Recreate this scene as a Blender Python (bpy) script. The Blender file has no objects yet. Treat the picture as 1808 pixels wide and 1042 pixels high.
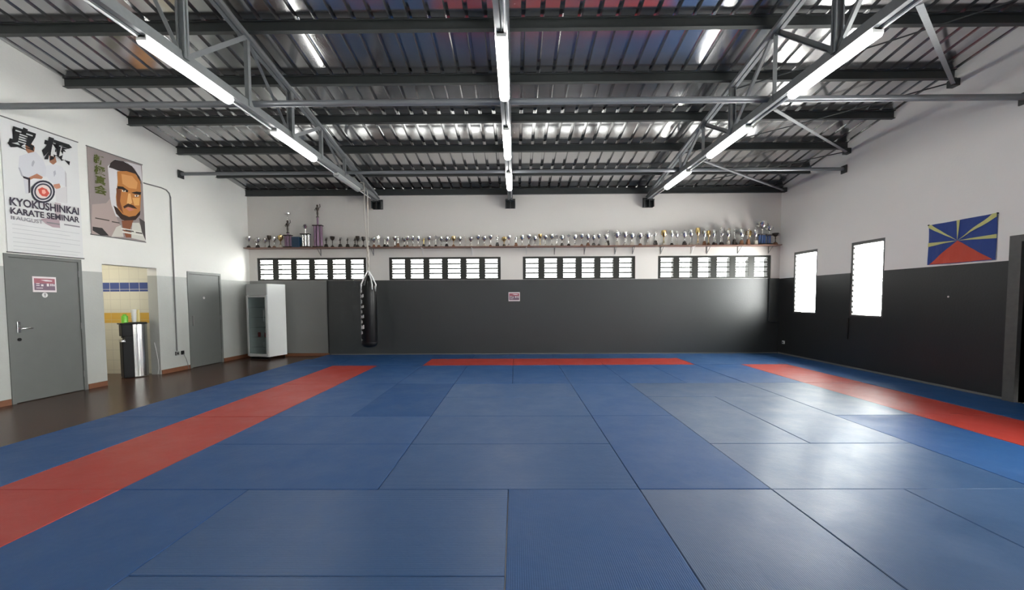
import bpy, bmesh, math, random
from mathutils import Vector, Matrix
random.seed(7)
scene = bpy.context.scene
PI = math.pi
# ------------------------------------------------------------ camera
F_PX, PPY, PITCH, YAW, ROLL, CAM_H = 734.54, 563.49, -0.0476832, -0.0087531, -0.0049501, 1.45154
cd = bpy.data.cameras.new('camera'); cam = bpy.data.objects.new('camera', cd)
scene.collection.objects.link(cam); scene.camera = cam
cy, sy = math.cos(YAW), math.sin(YAW)
fw = Vector((sy*math.cos(PITCH), cy*math.cos(PITCH), math.sin(PITCH)))
r0 = Vector((cy, -sy, 0)); u0 = r0.cross(fw)
c, s = math.cos(ROLL), math.sin(ROLL)
rr = c*r0 + s*u0; uu = -s*r0 + c*u0
cam.matrix_world = Matrix(((rr.x, uu.x, -fw.x, 0), (rr.y, uu.y, -fw.y, 0), (rr.z, uu.z, -fw.z, CAM_H), (0, 0, 0, 1)))
cd.sensor_width = 36; cd.lens = F_PX/1808*36; cd.shift_y = (PPY-521)/1808; cd.clip_start = .05
# ------------------------------------------------------------ view, world
scene.view_settings.view_transform = 'Standard'; scene.view_settings.look = 'None'
scene.view_settings.exposure = 0.5; scene.view_settings.gamma = 1.0; scene.view_settings.use_curve_mapping = False
scene.cycles.use_denoising = True
scene.cycles.max_bounces = 8; scene.cycles.diffuse_bounces = 5; scene.cycles.glossy_bounces = 4; scene.cycles.transparent_max_bounces = 10
scene.cycles.sample_clamp_indirect = 6; scene.cycles.caustics_reflective = False; scene.cycles.caustics_refractive = False
w = bpy.data.worlds.new('sky'); scene.world = w; w.use_nodes = True
nt = w.node_tree; bg = nt.nodes['Background']
tc = nt.nodes.new('ShaderNodeTexCoord'); sx = nt.nodes.new('ShaderNodeSeparateXYZ'); nt.links.new(tc.outputs['Generated'], sx.inputs[0])
mr = nt.nodes.new('ShaderNodeMapRange'); nt.links.new(sx.outputs[0], mr.inputs[0])
mr.inputs[1].default_value = 0.32; mr.inputs[2].default_value = 0.75; mr.inputs[3].default_value = SKY_LOW = 6.0; mr.inputs[4].default_value = SKY_HIGH = 60.0
nt.links.new(mr.outputs[0], bg.inputs['Strength']); bg.inputs['Color'].default_value = (1.0, 0.985, 0.95, 1)
TUBE = 30.0          # radiance of a lit fluorescent fitting
# ------------------------------------------------------------ materials
def mat(name, col, rough=.5, metal=0.0, spec=.5, bump=0, bscale=40, noise=0, nscale=3, coat=0):
    m = bpy.data.materials.new(name); m.use_nodes = True; t = m.node_tree; b = t.nodes['Principled BSDF']
    b.inputs['Base Color'].default_value = (*col, 1); b.inputs['Roughness'].default_value = rough
    b.inputs['Metallic'].default_value = metal; b.inputs['Specular IOR Level'].default_value = spec
    if coat: b.inputs['Coat Weight'].default_value = coat; b.inputs['Coat Roughness'].default_value = .15
    if noise or bump:
        g = t.nodes.new('ShaderNodeNewGeometry')
        n = t.nodes.new('ShaderNodeTexNoise'); n.inputs['Scale'].default_value = nscale; n.inputs['Detail'].default_value = 6
        t.links.new(g.outputs['Position'], n.inputs['Vector'])
    if noise:
        mx = t.nodes.new('ShaderNodeMix'); mx.data_type = 'RGBA'
        mx.inputs[6].default_value = (*[v*(1-noise) for v in col], 1); mx.inputs[7].default_value = (*[min(1, v*(1+noise)) for v in col], 1)
        t.links.new(n.outputs['Fac'], mx.inputs[0]); t.links.new(mx.outputs[2], b.inputs['Base Color'])
    if bump:
        n2 = t.nodes.new('ShaderNodeTexNoise'); n2.inputs['Scale'].default_value = bscale; t.links.new(g.outputs['Position'], n2.inputs['Vector'])
        bp = t.nodes.new('ShaderNodeBump'); bp.inputs['Strength'].default_value = bump; bp.inputs['Distance'].default_value = .01
        t.links.new(n2.outputs['Fac'], bp.inputs['Height']); t.links.new(bp.outputs[0], b.inputs['Normal'])
    return m
def emit(name, col, st):
    m = bpy.data.materials.new(name); m.use_nodes = True; t = m.node_tree; b = t.nodes['Principled BSDF']
    b.inputs['Base Color'].default_value = (.8, .8, .8, 1); b.inputs['Emission Color'].default_value = (*col, 1); b.inputs['Emission Strength'].default_value = st
    return m
def two_tone(name, top, low, zsplit, rough_top=.6, rough_low=.4, left_low=None, xsplit=None, bump=.15):
    """painted wall: dado colour below zsplit (sharp paint line), wall colour above"""
    m = mat(name, top, rough_top, bump=bump, bscale=30); t = m.node_tree; b = t.nodes['Principled BSDF']
    g = t.nodes.new('ShaderNodeNewGeometry'); sp = t.nodes.new('ShaderNodeSeparateXYZ'); t.links.new(g.outputs['Position'], sp.inputs[0])
    lt = t.nodes.new('ShaderNodeMath'); lt.operation = 'LESS_THAN'; t.links.new(sp.outputs[2], lt.inputs[0]); lt.inputs[1].default_value = zsplit
    n = t.nodes.new('ShaderNodeTexNoise'); n.inputs['Scale'].default_value = 1.3; n.inputs['Detail'].default_value = 5; t.links.new(g.outputs['Position'], n.inputs['Vector'])
    def vary(col, a):
        mx = t.nodes.new('ShaderNodeMix'); mx.data_type = 'RGBA'; t.links.new(n.outputs['Fac'], mx.inputs[0])
        mx.inputs[6].default_value = (*[v*(1-a) for v in col], 1); mx.inputs[7].default_value = (*[v*(1+a) for v in col], 1)
        return mx.outputs[2]
    lo = vary(low, .12)
    if left_low:
        lx = t.nodes.new('ShaderNodeMath'); lx.operation = 'LESS_THAN'; t.links.new(sp.outputs[0], lx.inputs[0]); lx.inputs[1].default_value = xsplit
        m2 = t.nodes.new('ShaderNodeMix'); m2.data_type = 'RGBA'; t.links.new(lx.outputs[0], m2.inputs[0])
        t.links.new(lo, m2.inputs[6]); m2.inputs[7].default_value = (*left_low, 1); lo = m2.outputs[2]
    mx = t.nodes.new('ShaderNodeMix'); mx.data_type = 'RGBA'; t.links.new(lt.outputs[0], mx.inputs[0])
    t.links.new(vary(top, .04), mx.inputs[6]); t.links.new(lo, mx.inputs[7]); t.links.new(mx.outputs[2], b.inputs['Base Color'])
    rg = t.nodes.new('ShaderNodeMapRange'); t.links.new(lt.outputs[0], rg.inputs[0]); rg.inputs[3].default_value = rough_top; rg.inputs[4].default_value = rough_low
    t.links.new(rg.outputs[0], b.inputs['Roughness'])
    return m
def tatami(name, col, rough, axis, spec=.5):
    """vinyl judo mat: fine embossed weave running along the mat, soft scuffs"""
    m = mat(name, col, rough, spec=spec); t = m.node_tree; b = t.nodes['Principled BSDF']
    g = t.nodes.new('ShaderNodeNewGeometry'); wv = t.nodes.new('ShaderNodeTexWave'); wv.bands_direction = axis
    wv.inputs['Scale'].default_value = 26; wv.inputs['Distortion'].default_value = .6; wv.inputs['Detail'].default_value = 1
    t.links.new(g.outputs['Position'], wv.inputs['Vector'])
    bp = t.nodes.new('ShaderNodeBump'); bp.inputs['Strength'].default_value = .22; bp.inputs['Distance'].default_value = .004
    t.links.new(wv.outputs['Fac'], bp.inputs['Height'])
    n = t.nodes.new('ShaderNodeTexNoise'); n.inputs['Scale'].default_value = 2.2; n.inputs['Detail'].default_value = 8; n.inputs['Roughness'].default_value = .65
    t.links.new(g.outputs['Position'], n.inputs['Vector'])
    b2 = t.nodes.new('ShaderNodeBump'); b2.inputs['Strength'].default_value = .25; b2.inputs['Distance'].default_value = .02
    t.links.new(n.outputs['Fac'], b2.inputs['Height']); t.links.new(bp.outputs[0], b2.inputs['Normal']); t.links.new(b2.outputs[0], b.inputs['Normal'])
    mr = t.nodes.new('ShaderNodeMapRange'); t.links.new(n.outputs['Fac'], mr.inputs[0]); mr.inputs[1].default_value = .3; mr.inputs[2].default_value = .7
    mr.inputs[3].default_value = rough-.06; mr.inputs[4].default_value = rough+.08; t.links.new(mr.outputs[0], b.inputs['Roughness'])
    mx = t.nodes.new('ShaderNodeMix'); mx.data_type = 'RGBA'; t.links.new(n.outputs['Fac'], mx.inputs[0])
    mx.inputs[6].default_value = (*[v*.92 for v in col], 1); mx.inputs[7].default_value = (*[v*1.08 for v in col], 1); t.links.new(mx.outputs[2], b.inputs['Base Color'])
    return m
def glass(name, tint=(.95, .97, .97), refl=.12):
    m = bpy.data.materials.new(name); m.use_nodes = True; t = m.node_tree; t.nodes.remove(t.nodes['Principled BSDF'])
    o = t.nodes['Material Output']; a = t.nodes.new('ShaderNodeBsdfTransparent'); a.inputs[0].default_value = (*tint, 1)
    g = t.nodes.new('ShaderNodeBsdfGlossy'); g.inputs['Roughness'].default_value = .05; x = t.nodes.new('ShaderNodeMixShader'); x.inputs[0].default_value = refl
    t.links.new(a.outputs[0], x.inputs[1]); t.links.new(g.outputs[0], x.inputs[2]); t.links.new(x.outputs[0], o.inputs[0])
    return m
M = dict(
 wall_back=two_tone('wall_paint_back', (.72, .69, .65), (.016, .0185, .0195), 1.965, .6, .48, left_low=(.20, .20, .195), xsplit=-4.97),
 wall_left=two_tone('wall_paint_left', (.76, .755, .72), (.42, .43, .41), 1.955),
 wall_right=two_tone('wall_paint_right', (.87, .85, .81), (.018, .019, .019), 1.955, .6, .42),
 wall_plain=mat('wall_plain', (.6, .6, .57), .6), dark_room=mat('dark_room', (.02, .02, .02), .8),  # dark_room puts the darkness of an unlit interior into its colour
 floor=mat('floor_dark_varnish', (.070, .033, .021), .24, spec=.35, noise=.3, nscale=4, bump=.05, bscale=8),
 concrete=mat('concrete_outside', (.45, .44, .42), .8, noise=.1),
 base=mat('baseboard_brown', (.17, .065, .03), .5, noise=.2, nscale=20),
 trim=mat('trim_grey', (.16, .16, .155), .5), jet=mat('jet_black', (.006, .006, .006), .6),
 steel=mat('steel_grey', (.22, .23, .235), .45, metal=.2, noise=.15, nscale=14),
 purlin=mat('steel_dark', (.045, .05, .05), .45, metal=.3, noise=.2, nscale=9),
 tie=mat('steel_tube', (.21, .22, .235), .35, metal=.3, noise=.1), black=mat('black_plastic', (.004, .004, .005), .5, spec=.2),
 door=mat('door_grey', (.125, .132, .125), .42, noise=.06, nscale=6), chrome=mat('chrome', (.75, .75, .75), .15, metal=1),
 white=mat('white_enamel', (.78, .79, .78), .35), whitep=mat('white_plastic', (.7, .7, .68), .4),
 frame=mat('window_frame_dark', (.018, .019, .015), .45), rframe=mat('window_frame_grey', (.10, .10, .095), .5),
 louvre=glass('louvre_glass'), fglass=glass('fridge_glass', (.72, .76, .76), .07), lensg=mat('tube_off', (.35, .36, .36), .3),
 tube=emit('tube_lit', (1, .985, .95), TUBE), lamp=emit('lamp_warm', (1, .93, .78), 75),
 shelf=mat('shelf_wood', (.16, .075, .05), .5, noise=.3, nscale=12), steelx=mat('stainless', (.62, .62, .60), .22, metal=1),
 silver=mat('trophy_silver', (.80, .79, .76), .18, metal=1), gold=mat('trophy_gold', (.80, .58, .25), .2, metal=1),
 bronze=mat('trophy_dark', (.045, .035, .028), .3, metal=.6), marble=mat('base_dark', (.03, .022, .018), .25), marble_w=mat('base_pale', (.55, .50, .43), .35, noise=.2, nscale=60),
 woodb=mat('base_brown', (.20, .085, .04), .4), purple=mat('column_purple', (.22, .13, .20), .3, metal=.3), bluec=mat('column_blue', (.05, .10, .26), .3, metal=.2),
 navy=mat('box_navy', (.012, .04, .08), .4), green=mat('green_plastic', (.16, .5, .03), .35), yellow=mat('cream_paper', (.72, .62, .28), .5), red=mat('red_tin', (.4, .03, .03), .35, metal=.3),
 bag=mat('bag_black_vinyl', (.004, .004, .0045), .36, spec=.28), bagw=mat('bag_white_print', (.85, .85, .85), .5), rope=mat('rope_white', (.62, .58, .52), .8),
 sign_w=mat('sign_white', (.75, .68, .69), .4), sign_r=mat('sign_red', (.36, .11, .14), .4), sign_p=mat('sign_purple', (.19, .12, .17), .4), grey_ink=mat('ink_grey', (.2, .2, .2), .5),
)
M['wall_back'].node_tree.nodes['Principled BSDF'].inputs['Specular IOR Level'].default_value = .85
M['blue_a'] = tatami('mat_blue_cross', (.023, .078, .205), .38, 'Y', .5)
M['blue_g'] = tatami('mat_blue_sheen', (.030, .078, .180), .34, 'X', .65)  # greyer base colour stands in for sheen, milder in the crosswise blue
M['blue_b'] = tatami('mat_blue_length', (.013, .070, .210), .44, 'X', .4)
M['blue_d'] = tatami('mat_blue_dark', (.011, .062, .19), .52, 'X', .25)
M['red_m'] = tatami('mat_red', (.40, .036, .026), .38, 'X', .5)
def roof_material():
    m = mat('roof_sheet', (.17, .175, .178), .2, metal=.93); t = m.node_tree; b = t.nodes['Principled BSDF']
    g = t.nodes.new('ShaderNodeNewGeometry')
    n = t.nodes.new('ShaderNodeTexNoise'); n.inputs['Scale'].default_value = 1.1; n.inputs['Detail'].default_value = 8; n.inputs['Roughness'].default_value = .6
    t.links.new(g.outputs['Position'], n.inputs['Vector'])
    mr = t.nodes.new('ShaderNodeMapRange'); t.links.new(n.outputs['Fac'], mr.inputs[0]); mr.inputs[1].default_value = .3; mr.inputs[2].default_value = .7
    mr.inputs[3].default_value = .10; mr.inputs[4].default_value = .19; t.links.new(mr.outputs[0], b.inputs['Roughness'])
    mx = t.nodes.new('ShaderNodeMix'); mx.data_type = 'RGBA'; t.links.new(n.outputs['Fac'], mx.inputs[0])
    mx.inputs[6].default_value = (.56, .565, .57, 1); mx.inputs[7].default_value = (.80, .80, .79, 1); t.links.new(mx.outputs[2], b.inputs['Base Color'])
    n2 = t.nodes.new('ShaderNodeTexNoise'); n2.inputs['Scale'].default_value = 2; t.links.new(g.outputs['Position'], n2.inputs['Vector'])
    bp = t.nodes.new('ShaderNodeBump'); bp.inputs['Strength'].default_value = .02; bp.inputs['Distance'].default_value = .02
    t.links.new(n2.outputs['Fac'], bp.inputs['Height']); t.links.new(bp.outputs[0], b.inputs['Normal'])
    return m
M['roof'] = roof_material()
def tile_material():
    m = mat('wall_tiles', (.6, .58, .5), .25); t = m.node_tree; b = t.nodes['Principled BSDF']
    g = t.nodes.new('ShaderNodeNewGeometry'); sp = t.nodes.new('ShaderNodeSeparateXYZ'); t.links.new(g.outputs['Position'], sp.inputs[0])
    cb = t.nodes.new('ShaderNodeCombineXYZ'); t.links.new(sp.outputs[0], cb.inputs[0])
    ad = t.nodes.new('ShaderNodeMath'); ad.operation = 'ADD'; t.links.new(sp.outputs[2], ad.inputs[0]); ad.inputs[1].default_value = 10-1.645+.205*8
    t.links.new(ad.outputs[0], cb.inputs[1])
    def brick(c1, mortar):
        k = t.nodes.new('ShaderNodeTexBrick'); t.links.new(cb.outputs[0], k.inputs['Vector']); k.offset = 0
        k.inputs['Scale'].default_value = 1; k.inputs['Brick Width'].default_value = .2; k.inputs['Row Height'].default_value = .205; k.inputs['Mortar Size'].default_value = .004
        k.inputs['Color1'].default_value = (*c1, 1); k.inputs['Color2'].default_value = (*[v*.96 for v in c1], 1); k.inputs['Mortar'].default_value = (*mortar, 1); return k
    kw = brick((.62, .60, .50), (.50, .48, .42)); kb = brick((.045, .075, .24), (.6, .6, .6)); ky = brick((.62, .38, .07), (.6, .45, .2))
    def band(z0, z1):
        a = t.nodes.new('ShaderNodeMath'); a.operation = 'COMPARE'; t.links.new(sp.outputs[2], a.inputs[0]); a.inputs[1].default_value = (z0+z1)/2; a.inputs[2].default_value = (z1-z0)/2; return a
    m1 = t.nodes.new('ShaderNodeMix'); m1.data_type = 'RGBA'; t.links.new(band(1.645, 1.825).outputs[0], m1.inputs[0]); t.links.new(kw.outputs[0], m1.inputs[6]); t.links.new(kb.outputs[0], m1.inputs[7])
    m2 = t.nodes.new('ShaderNodeMix'); m2.data_type = 'RGBA'; t.links.new(band(1.01, 1.215).outputs[0], m2.inputs[0]); t.links.new(m1.outputs[2], m2.inputs[6]); t.links.new(ky.outputs[0], m2.inputs[7])
    t.links.new(m2.outputs[2], b.inputs['Base Color']); return m
M['tiles'] = tile_material()
_pc = {}
def pcol(col):
    k = tuple(round(v, 3) for v in col)
    if k not in _pc: _pc[k] = mat('print_%d' % len(_pc), col, .6, spec=.3)
    return _pc[k]
# ------------------------------------------------------------ mesh helpers
COL = scene.collection
def tag(o, label=None, cat=None, group=None, kind=None):
    if label: o['label'] = label
    if cat: o['category'] = cat
    if group: o['group'] = group
    if kind: o['kind'] = kind
    return o
def thing(name, loc, rz=0, label=None, cat=None, group=None, kind=None):
    o = bpy.data.objects.new(name, None); o.empty_display_size = .1; COL.objects.link(o); o.location = loc; o.rotation_euler = (0, 0, rz)
    return tag(o, label, cat, group, kind)
def obj(name, bm, m, parent=None, loc=None, rz=0, smooth=False):
    me = bpy.data.meshes.new(name); bmesh.ops.recalc_face_normals(bm, faces=bm.faces)
    bm.to_mesh(me); bm.free()
    for mm in (m if isinstance(m, (list, tuple)) else [m]): me.materials.append(mm)
    if smooth:
        for p in me.polygons: p.use_smooth = True
        try: me.set_sharp_from_angle(angle=math.radians(40))
        except Exception: pass
    o = bpy.data.objects.new(name, me); COL.objects.link(o); o.parent = parent
    if loc is not None: o.location = loc
    o.rotation_euler = (0, 0, rz)
    return o
B = bmesh.new
def box(bm, x0, x1, y0, y1, z0, z1, bev=0, mi=0):
    vs = [bm.verts.new((x, y, z)) for x in (x0, x1) for y in (y0, y1) for z in (z0, z1)]
    fs = [bm.faces.new([vs[i] for i in f]) for f in ((0, 1, 3, 2), (4, 6, 7, 5), (0, 4, 5, 1), (2, 3, 7, 6), (0, 2, 6, 4), (1, 5, 7, 3))]
    for f in fs: f.material_index = mi
    if bev:
        es = list({e for f in fs for e in f.edges}); r = bmesh.ops.bevel(bm, geom=es, offset=bev, segments=2, affect='EDGES', profile=.5)
        for f in r['faces']: f.material_index = mi
    return vs
def bar(bm, a, b, w, h, up=(0, 0, 1), profile=None):
    """prism from a to b; profile = list of (u,v) in section, default rectangle w x h centred"""
    a, b = Vector(a), Vector(b); d = (b-a).normalized(); upv = Vector(up)
    if abs(d.dot(upv)) > .99: upv = Vector((0, 1, 0))
    sd = d.cross(upv).normalized(); uv = sd.cross(d).normalized()
    pr = profile or [(-w/2, -h/2), (w/2, -h/2), (w/2, h/2), (-w/2, h/2)]
    v0 = [bm.verts.new(a+sd*p[0]+uv*p[1]) for p in pr]; v1 = [bm.verts.new(b+sd*p[0]+uv*p[1]) for p in pr]
    n = len(pr); bm.faces.new(v0[::-1]); bm.faces.new(v1)
    for i in range(n): bm.faces.new((v0[i], v0[(i+1) % n], v1[(i+1) % n], v1[i]))
def ibeam(w, h, t, tf):
    return [(-w/2, -h/2), (w/2, -h/2), (w/2, -h/2+tf), (t/2, -h/2+tf), (t/2, h/2-tf), (w/2, h/2-tf), (w/2, h/2), (-w/2, h/2), (-w/2, h/2-tf), (-t/2, h/2-tf), (-t/2, -h/2+tf), (-w/2, -h/2+tf)]
def tube(bm, pts, rad, n=8, cap=True):
    pts = [Vector(p) for p in pts]; rings = []
    pu = None
    for i, p in enumerate(pts):
        d = ((pts[min(i+1, len(pts)-1)]-pts[max(i-1, 0)])).normalized()
        up = Vector((0, 0, 1)) if abs(d.z) < .9 else Vector((0, 1, 0))
        sd = d.cross(up).normalized(); uv = sd.cross(d).normalized()
        if pu is not None and sd.dot(pu) < 0: sd, uv = -sd, -uv
        pu = sd
        rings.append([bm.verts.new(p+sd*rad*math.cos(2*PI*k/n)+uv*rad*math.sin(2*PI*k/n)) for k in range(n)])
    for a, b in zip(rings, rings[1:]):
        for k in range(n): bm.faces.new((a[k], a[(k+1) % n], b[(k+1) % n], b[k]))
    if cap: bm.faces.new(rings[0][::-1]); bm.faces.new(rings[-1])
def lathe(bm, prof, cx=0, cyy=0, n=16, mi=0, a0=0, a1=2*PI):
    """prof: list of (r,z)"""
    rings = []
    for r, z in prof:
        if r < 1e-5: rings.append([bm.verts.new((cx, cyy, z))])
        else: rings.append([bm.verts.new((cx+r*math.cos(2*PI*k/n), cyy+r*math.sin(2*PI*k/n), z)) for k in range(n)])
    for a, b in zip(rings, rings[1:]):
        for k in range(n):
            q = [a[k % len(a)], a[(k+1) % len(a)], b[(k+1) % len(b)], b[k % len(b)]]; u = []
            for v in q:
                if v not in u: u.append(v)
            if len(u) > 2: f = bm.faces.new(u); f.material_index = mi
    for rg, rev in ((rings[0], 1), (rings[-1], 0)):
        if len(rg) > 1: f = bm.faces.new(rg[::-1] if rev else rg); f.material_index = mi
def text_bm(bm, body, x0, x1, z0, z1, y, mi=0, bold=0.0, shear=0.0, dz=0.0):
    """flat lettering in the local xz plane fitted to the given box; dz tilts the baseline"""
    cu = bpy.data.curves.new('t', 'FONT'); cu.body = body; cu.offset = bold; cu.shear = shear; cu.resolution_u = 3
    to = bpy.data.objects.new('t', cu); COL.objects.link(to); bpy.context.view_layer.update()
    me = bpy.data.meshes.new_from_object(to.evaluated_get(bpy.context.evaluated_depsgraph_get()))
    if not me.vertices: return
    xs = [v.co.x for v in me.vertices]; ys = [v.co.y for v in me.vertices]; ax, bx, ay, by = min(xs), max(xs), min(ys), max(ys)
    nv = []
    for v in me.vertices:
        fx = (v.co.x-ax)/(bx-ax); fz = (v.co.y-ay)/(by-ay); nv.append(bm.verts.new((x0+fx*(x1-x0), y, z0+fz*(z1-z0)+dz*fx)))
    for p in me.polygons:
        try: f = bm.faces.new([nv[i] for i in p.vertices]); f.material_index = mi
        except ValueError: pass
    bpy.data.objects.remove(to); bpy.data.meshes.remove(me)
def flat(bm, pts, y, mi=0):
    f = bm.faces.new([bm.verts.new((p[0], y, p[1])) for p in pts]); f.material_index = mi; return f
def copy_tree(o, parent=None):
    c = o.copy(); COL.objects.link(c); c.parent = parent
    for ch in list(o.children): copy_tree(ch, c)
    return c
"""ROOM: x from the left wall (about -7.2) to 6.9, y away from the camera to 10.97, z up; mat tops at z=0"""
YB, XR, FLOOR_Z, YF = 10.97, 6.90, -.025, -3.0
def roof_z(y): return 4.32+.162*(11-y)
def lx(y): return -7.22+.04*(y-6)            # left wall plane
LRZ = PI/2-math.atan(.04); RRZ = -PI/2
def onleft(s, out=0, z=0):                   # point on the left wall, s metres past y=6
    k = math.hypot(1, .04); return (lx(6)+.04*s/k+out/k, 6+s/k-.04*out/k, z)
def wall(name, x0, x1, zfun, holes, thick, m, loc, rz, z0=-.06, sign=1, label=None):
    """wall slab in local xz with rectangular holes; zfun(x) gives the top"""
    xs = sorted({x0, x1, *[h[0] for h in holes], *[h[1] for h in holes]}); zs = sorted({z0, *[h[2] for h in holes], *[h[3] for h in holes]})
    zs = [z for z in zs if z >= z0]; bm = B()
    for i in range(len(xs)-1):
        a, b = xs[i], xs[i+1]
        for j in range(len(zs)):
            lo = zs[j]; top = j == len(zs)-1
            if not top:
                hi = zs[j+1]; mx, mz = (a+b)/2, (lo+hi)/2
                if any(h[0] < mx < h[1] and h[2] < mz < h[3] for h in holes): continue
                ha = hb = hi
            else: ha, hb = zfun(a), zfun(b)
            vs = [bm.verts.new((x, y, z)) for x, hh in ((a, ha), (b, hb)) for y in (0, thick) for z in (lo, hh)]
            for f in ((0, 1, 3, 2), (4, 6, 7, 5), (0, 4, 5, 1), (2, 3, 7, 6), (0, 2, 6, 4), (1, 5, 7, 3)): bm.faces.new([vs[q] for q in f])
    bmesh.ops.remove_doubles(bm, verts=bm.verts, dist=1e-5)
    seen = {}; bm.verts.index_update()
    for f in list(bm.faces):
        k = frozenset(v.index for v in f.verts); seen.setdefault(k, []).append(f)
    bmesh.ops.delete(bm, geom=[f for fs in seen.values() if len(fs) > 1 for f in fs], context='FACES')
    return tag(obj(name, bm, m, None, loc, rz), label, 'wall', kind='structure')
ART1=[
((0.35,0.16,0.09),[(0.173,3.751),(0.234,3.813),(0.291,3.764),(0.278,3.679),(0.209,3.636),(0.178,3.674)]),
((0.62,0.62,0.66),[(0.091,3.566),(0.201,3.643),(0.296,3.702),(0.387,3.615),(0.426,3.505),(0.41,3.357),(0.288,3.362),(0.181,3.251),(0.101,3.287),(0.071,3.395)]),
((0.42,0.42,0.47),[(0.242,3.528),(0.264,3.565),(0.28,3.54),(0.25,3.461),(0.234,3.475)]),
((0.4,0.4,0.45),[(0.071,3.395),(0.088,3.4),(0.118,3.302),(0.173,3.253),(0.101,3.283)]),
((0.45,0.2,0.12),[(0.183,3.281),(0.297,3.375),(0.374,3.346),(0.354,3.31),(0.25,3.291),(0.207,3.258)]),
((0.04,0.03,0.04),[(0.117,3.288),(0.208,3.283),(0.197,3.067),(0.176,3.052),(0.181,3.251),(0.124,3.259)]),
((0.6,0.6,0.64),[(0.123,3.245),(0.178,3.246),(0.171,3.041),(0.138,3.042)]),
((0.38,0.18,0.11),[(0.472,3.705),(0.554,3.712),(0.569,3.634),(0.52,3.576),(0.472,3.602)]),
((0.66,0.66,0.69),[(0.428,3.536),(0.549,3.596),(0.642,3.583),(0.696,3.504),(0.685,3.286),(0.609,3.309),(0.533,3.277),(0.461,3.31),(0.411,3.378)]),
((0.45,0.45,0.5),[(0.515,3.47),(0.544,3.5),(0.551,3.45),(0.52,3.389)]),
((0.5,0.48,0.5),[(0.678,3.541),(0.699,3.494),(0.693,3.289),(0.687,3.03),(0.667,3.021),(0.673,3.283)]),
((0.55,0.27,0.18),[(0.505,3.27),(0.59,3.308),(0.606,3.255),(0.557,3.2),(0.512,3.23)]),
((0.64,0.62,0.63),[(0.529,3.203),(0.685,3.286),(0.681,3.017),(0.529,3.014)]),
((0.45,0.34,0.37),[(0.306,2.699),(0.47,2.761),(0.561,2.726),(0.565,2.61),(0.462,2.603),(0.374,2.639)]),
((0.5,0.42,0.44),[(0.51,2.999),(0.594,2.998),(0.58,2.729),(0.505,2.726)]),
((0.03,0.03,0.045),[(0.52,3.163),(0.512,3.116),(0.493,3.069),(0.466,3.026),(0.431,2.99),(0.391,2.964),(0.35,2.949),(0.31,2.945),(0.274,2.954),(0.244,2.974),(0.222,3.003),(0.209,3.041),(0.206,3.083),(0.213,3.128),(0.23,3.173),(0.256,3.215),(0.289,3.251),(0.327,3.279),(0.368,3.296),(0.408,3.301),(0.446,3.295),(0.478,3.276),(0.502,3.246),(0.516,3.208)]),
((0.62,0.6,0.62),[(0.494,3.156),(0.487,3.117),(0.471,3.078),(0.448,3.042),(0.419,3.013),(0.386,2.99),(0.352,2.977),(0.318,2.975),(0.288,2.982),(0.262,2.998),(0.243,3.023),(0.232,3.054),(0.23,3.089),(0.236,3.127),(0.251,3.165),(0.272,3.2),(0.3,3.23),(0.332,3.253),(0.366,3.267),(0.4,3.271),(0.432,3.266),(0.459,3.25),(0.479,3.225),(0.491,3.193)]),
((0.05,0.05,0.07),[(0.479,3.153),(0.473,3.118),(0.459,3.083),(0.439,3.052),(0.413,3.025),(0.383,3.006),(0.353,2.994),(0.323,2.991),(0.295,2.997),(0.273,3.012),(0.256,3.034),(0.246,3.061),(0.244,3.093),(0.249,3.126),(0.262,3.16),(0.282,3.191),(0.306,3.217),(0.335,3.238),(0.365,3.25),(0.396,3.254),(0.424,3.249),(0.448,3.235),(0.466,3.214),(0.476,3.185)]),
((0.75,0.62,0.58),[(0.457,3.147),(0.452,3.119),(0.441,3.091),(0.424,3.066),(0.403,3.044),(0.379,3.028),(0.354,3.019),(0.329,3.016),(0.307,3.021),(0.288,3.033),(0.274,3.05),(0.266,3.073),(0.264,3.098),(0.269,3.125),(0.279,3.152),(0.295,3.177),(0.316,3.199),(0.339,3.215),(0.364,3.226),(0.389,3.229),(0.412,3.225),(0.431,3.214),(0.446,3.196),(0.455,3.173)]),
((0.62,0.1,0.07),[(0.294,3.142),(0.348,3.187),(0.409,3.172),(0.443,3.119),(0.404,3.057),(0.342,3.053),(0.308,3.085)]),
((0.85,0.4,0.33),[(0.343,3.144),(0.382,3.159),(0.398,3.118),(0.37,3.086),(0.344,3.094)]),
]
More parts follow.
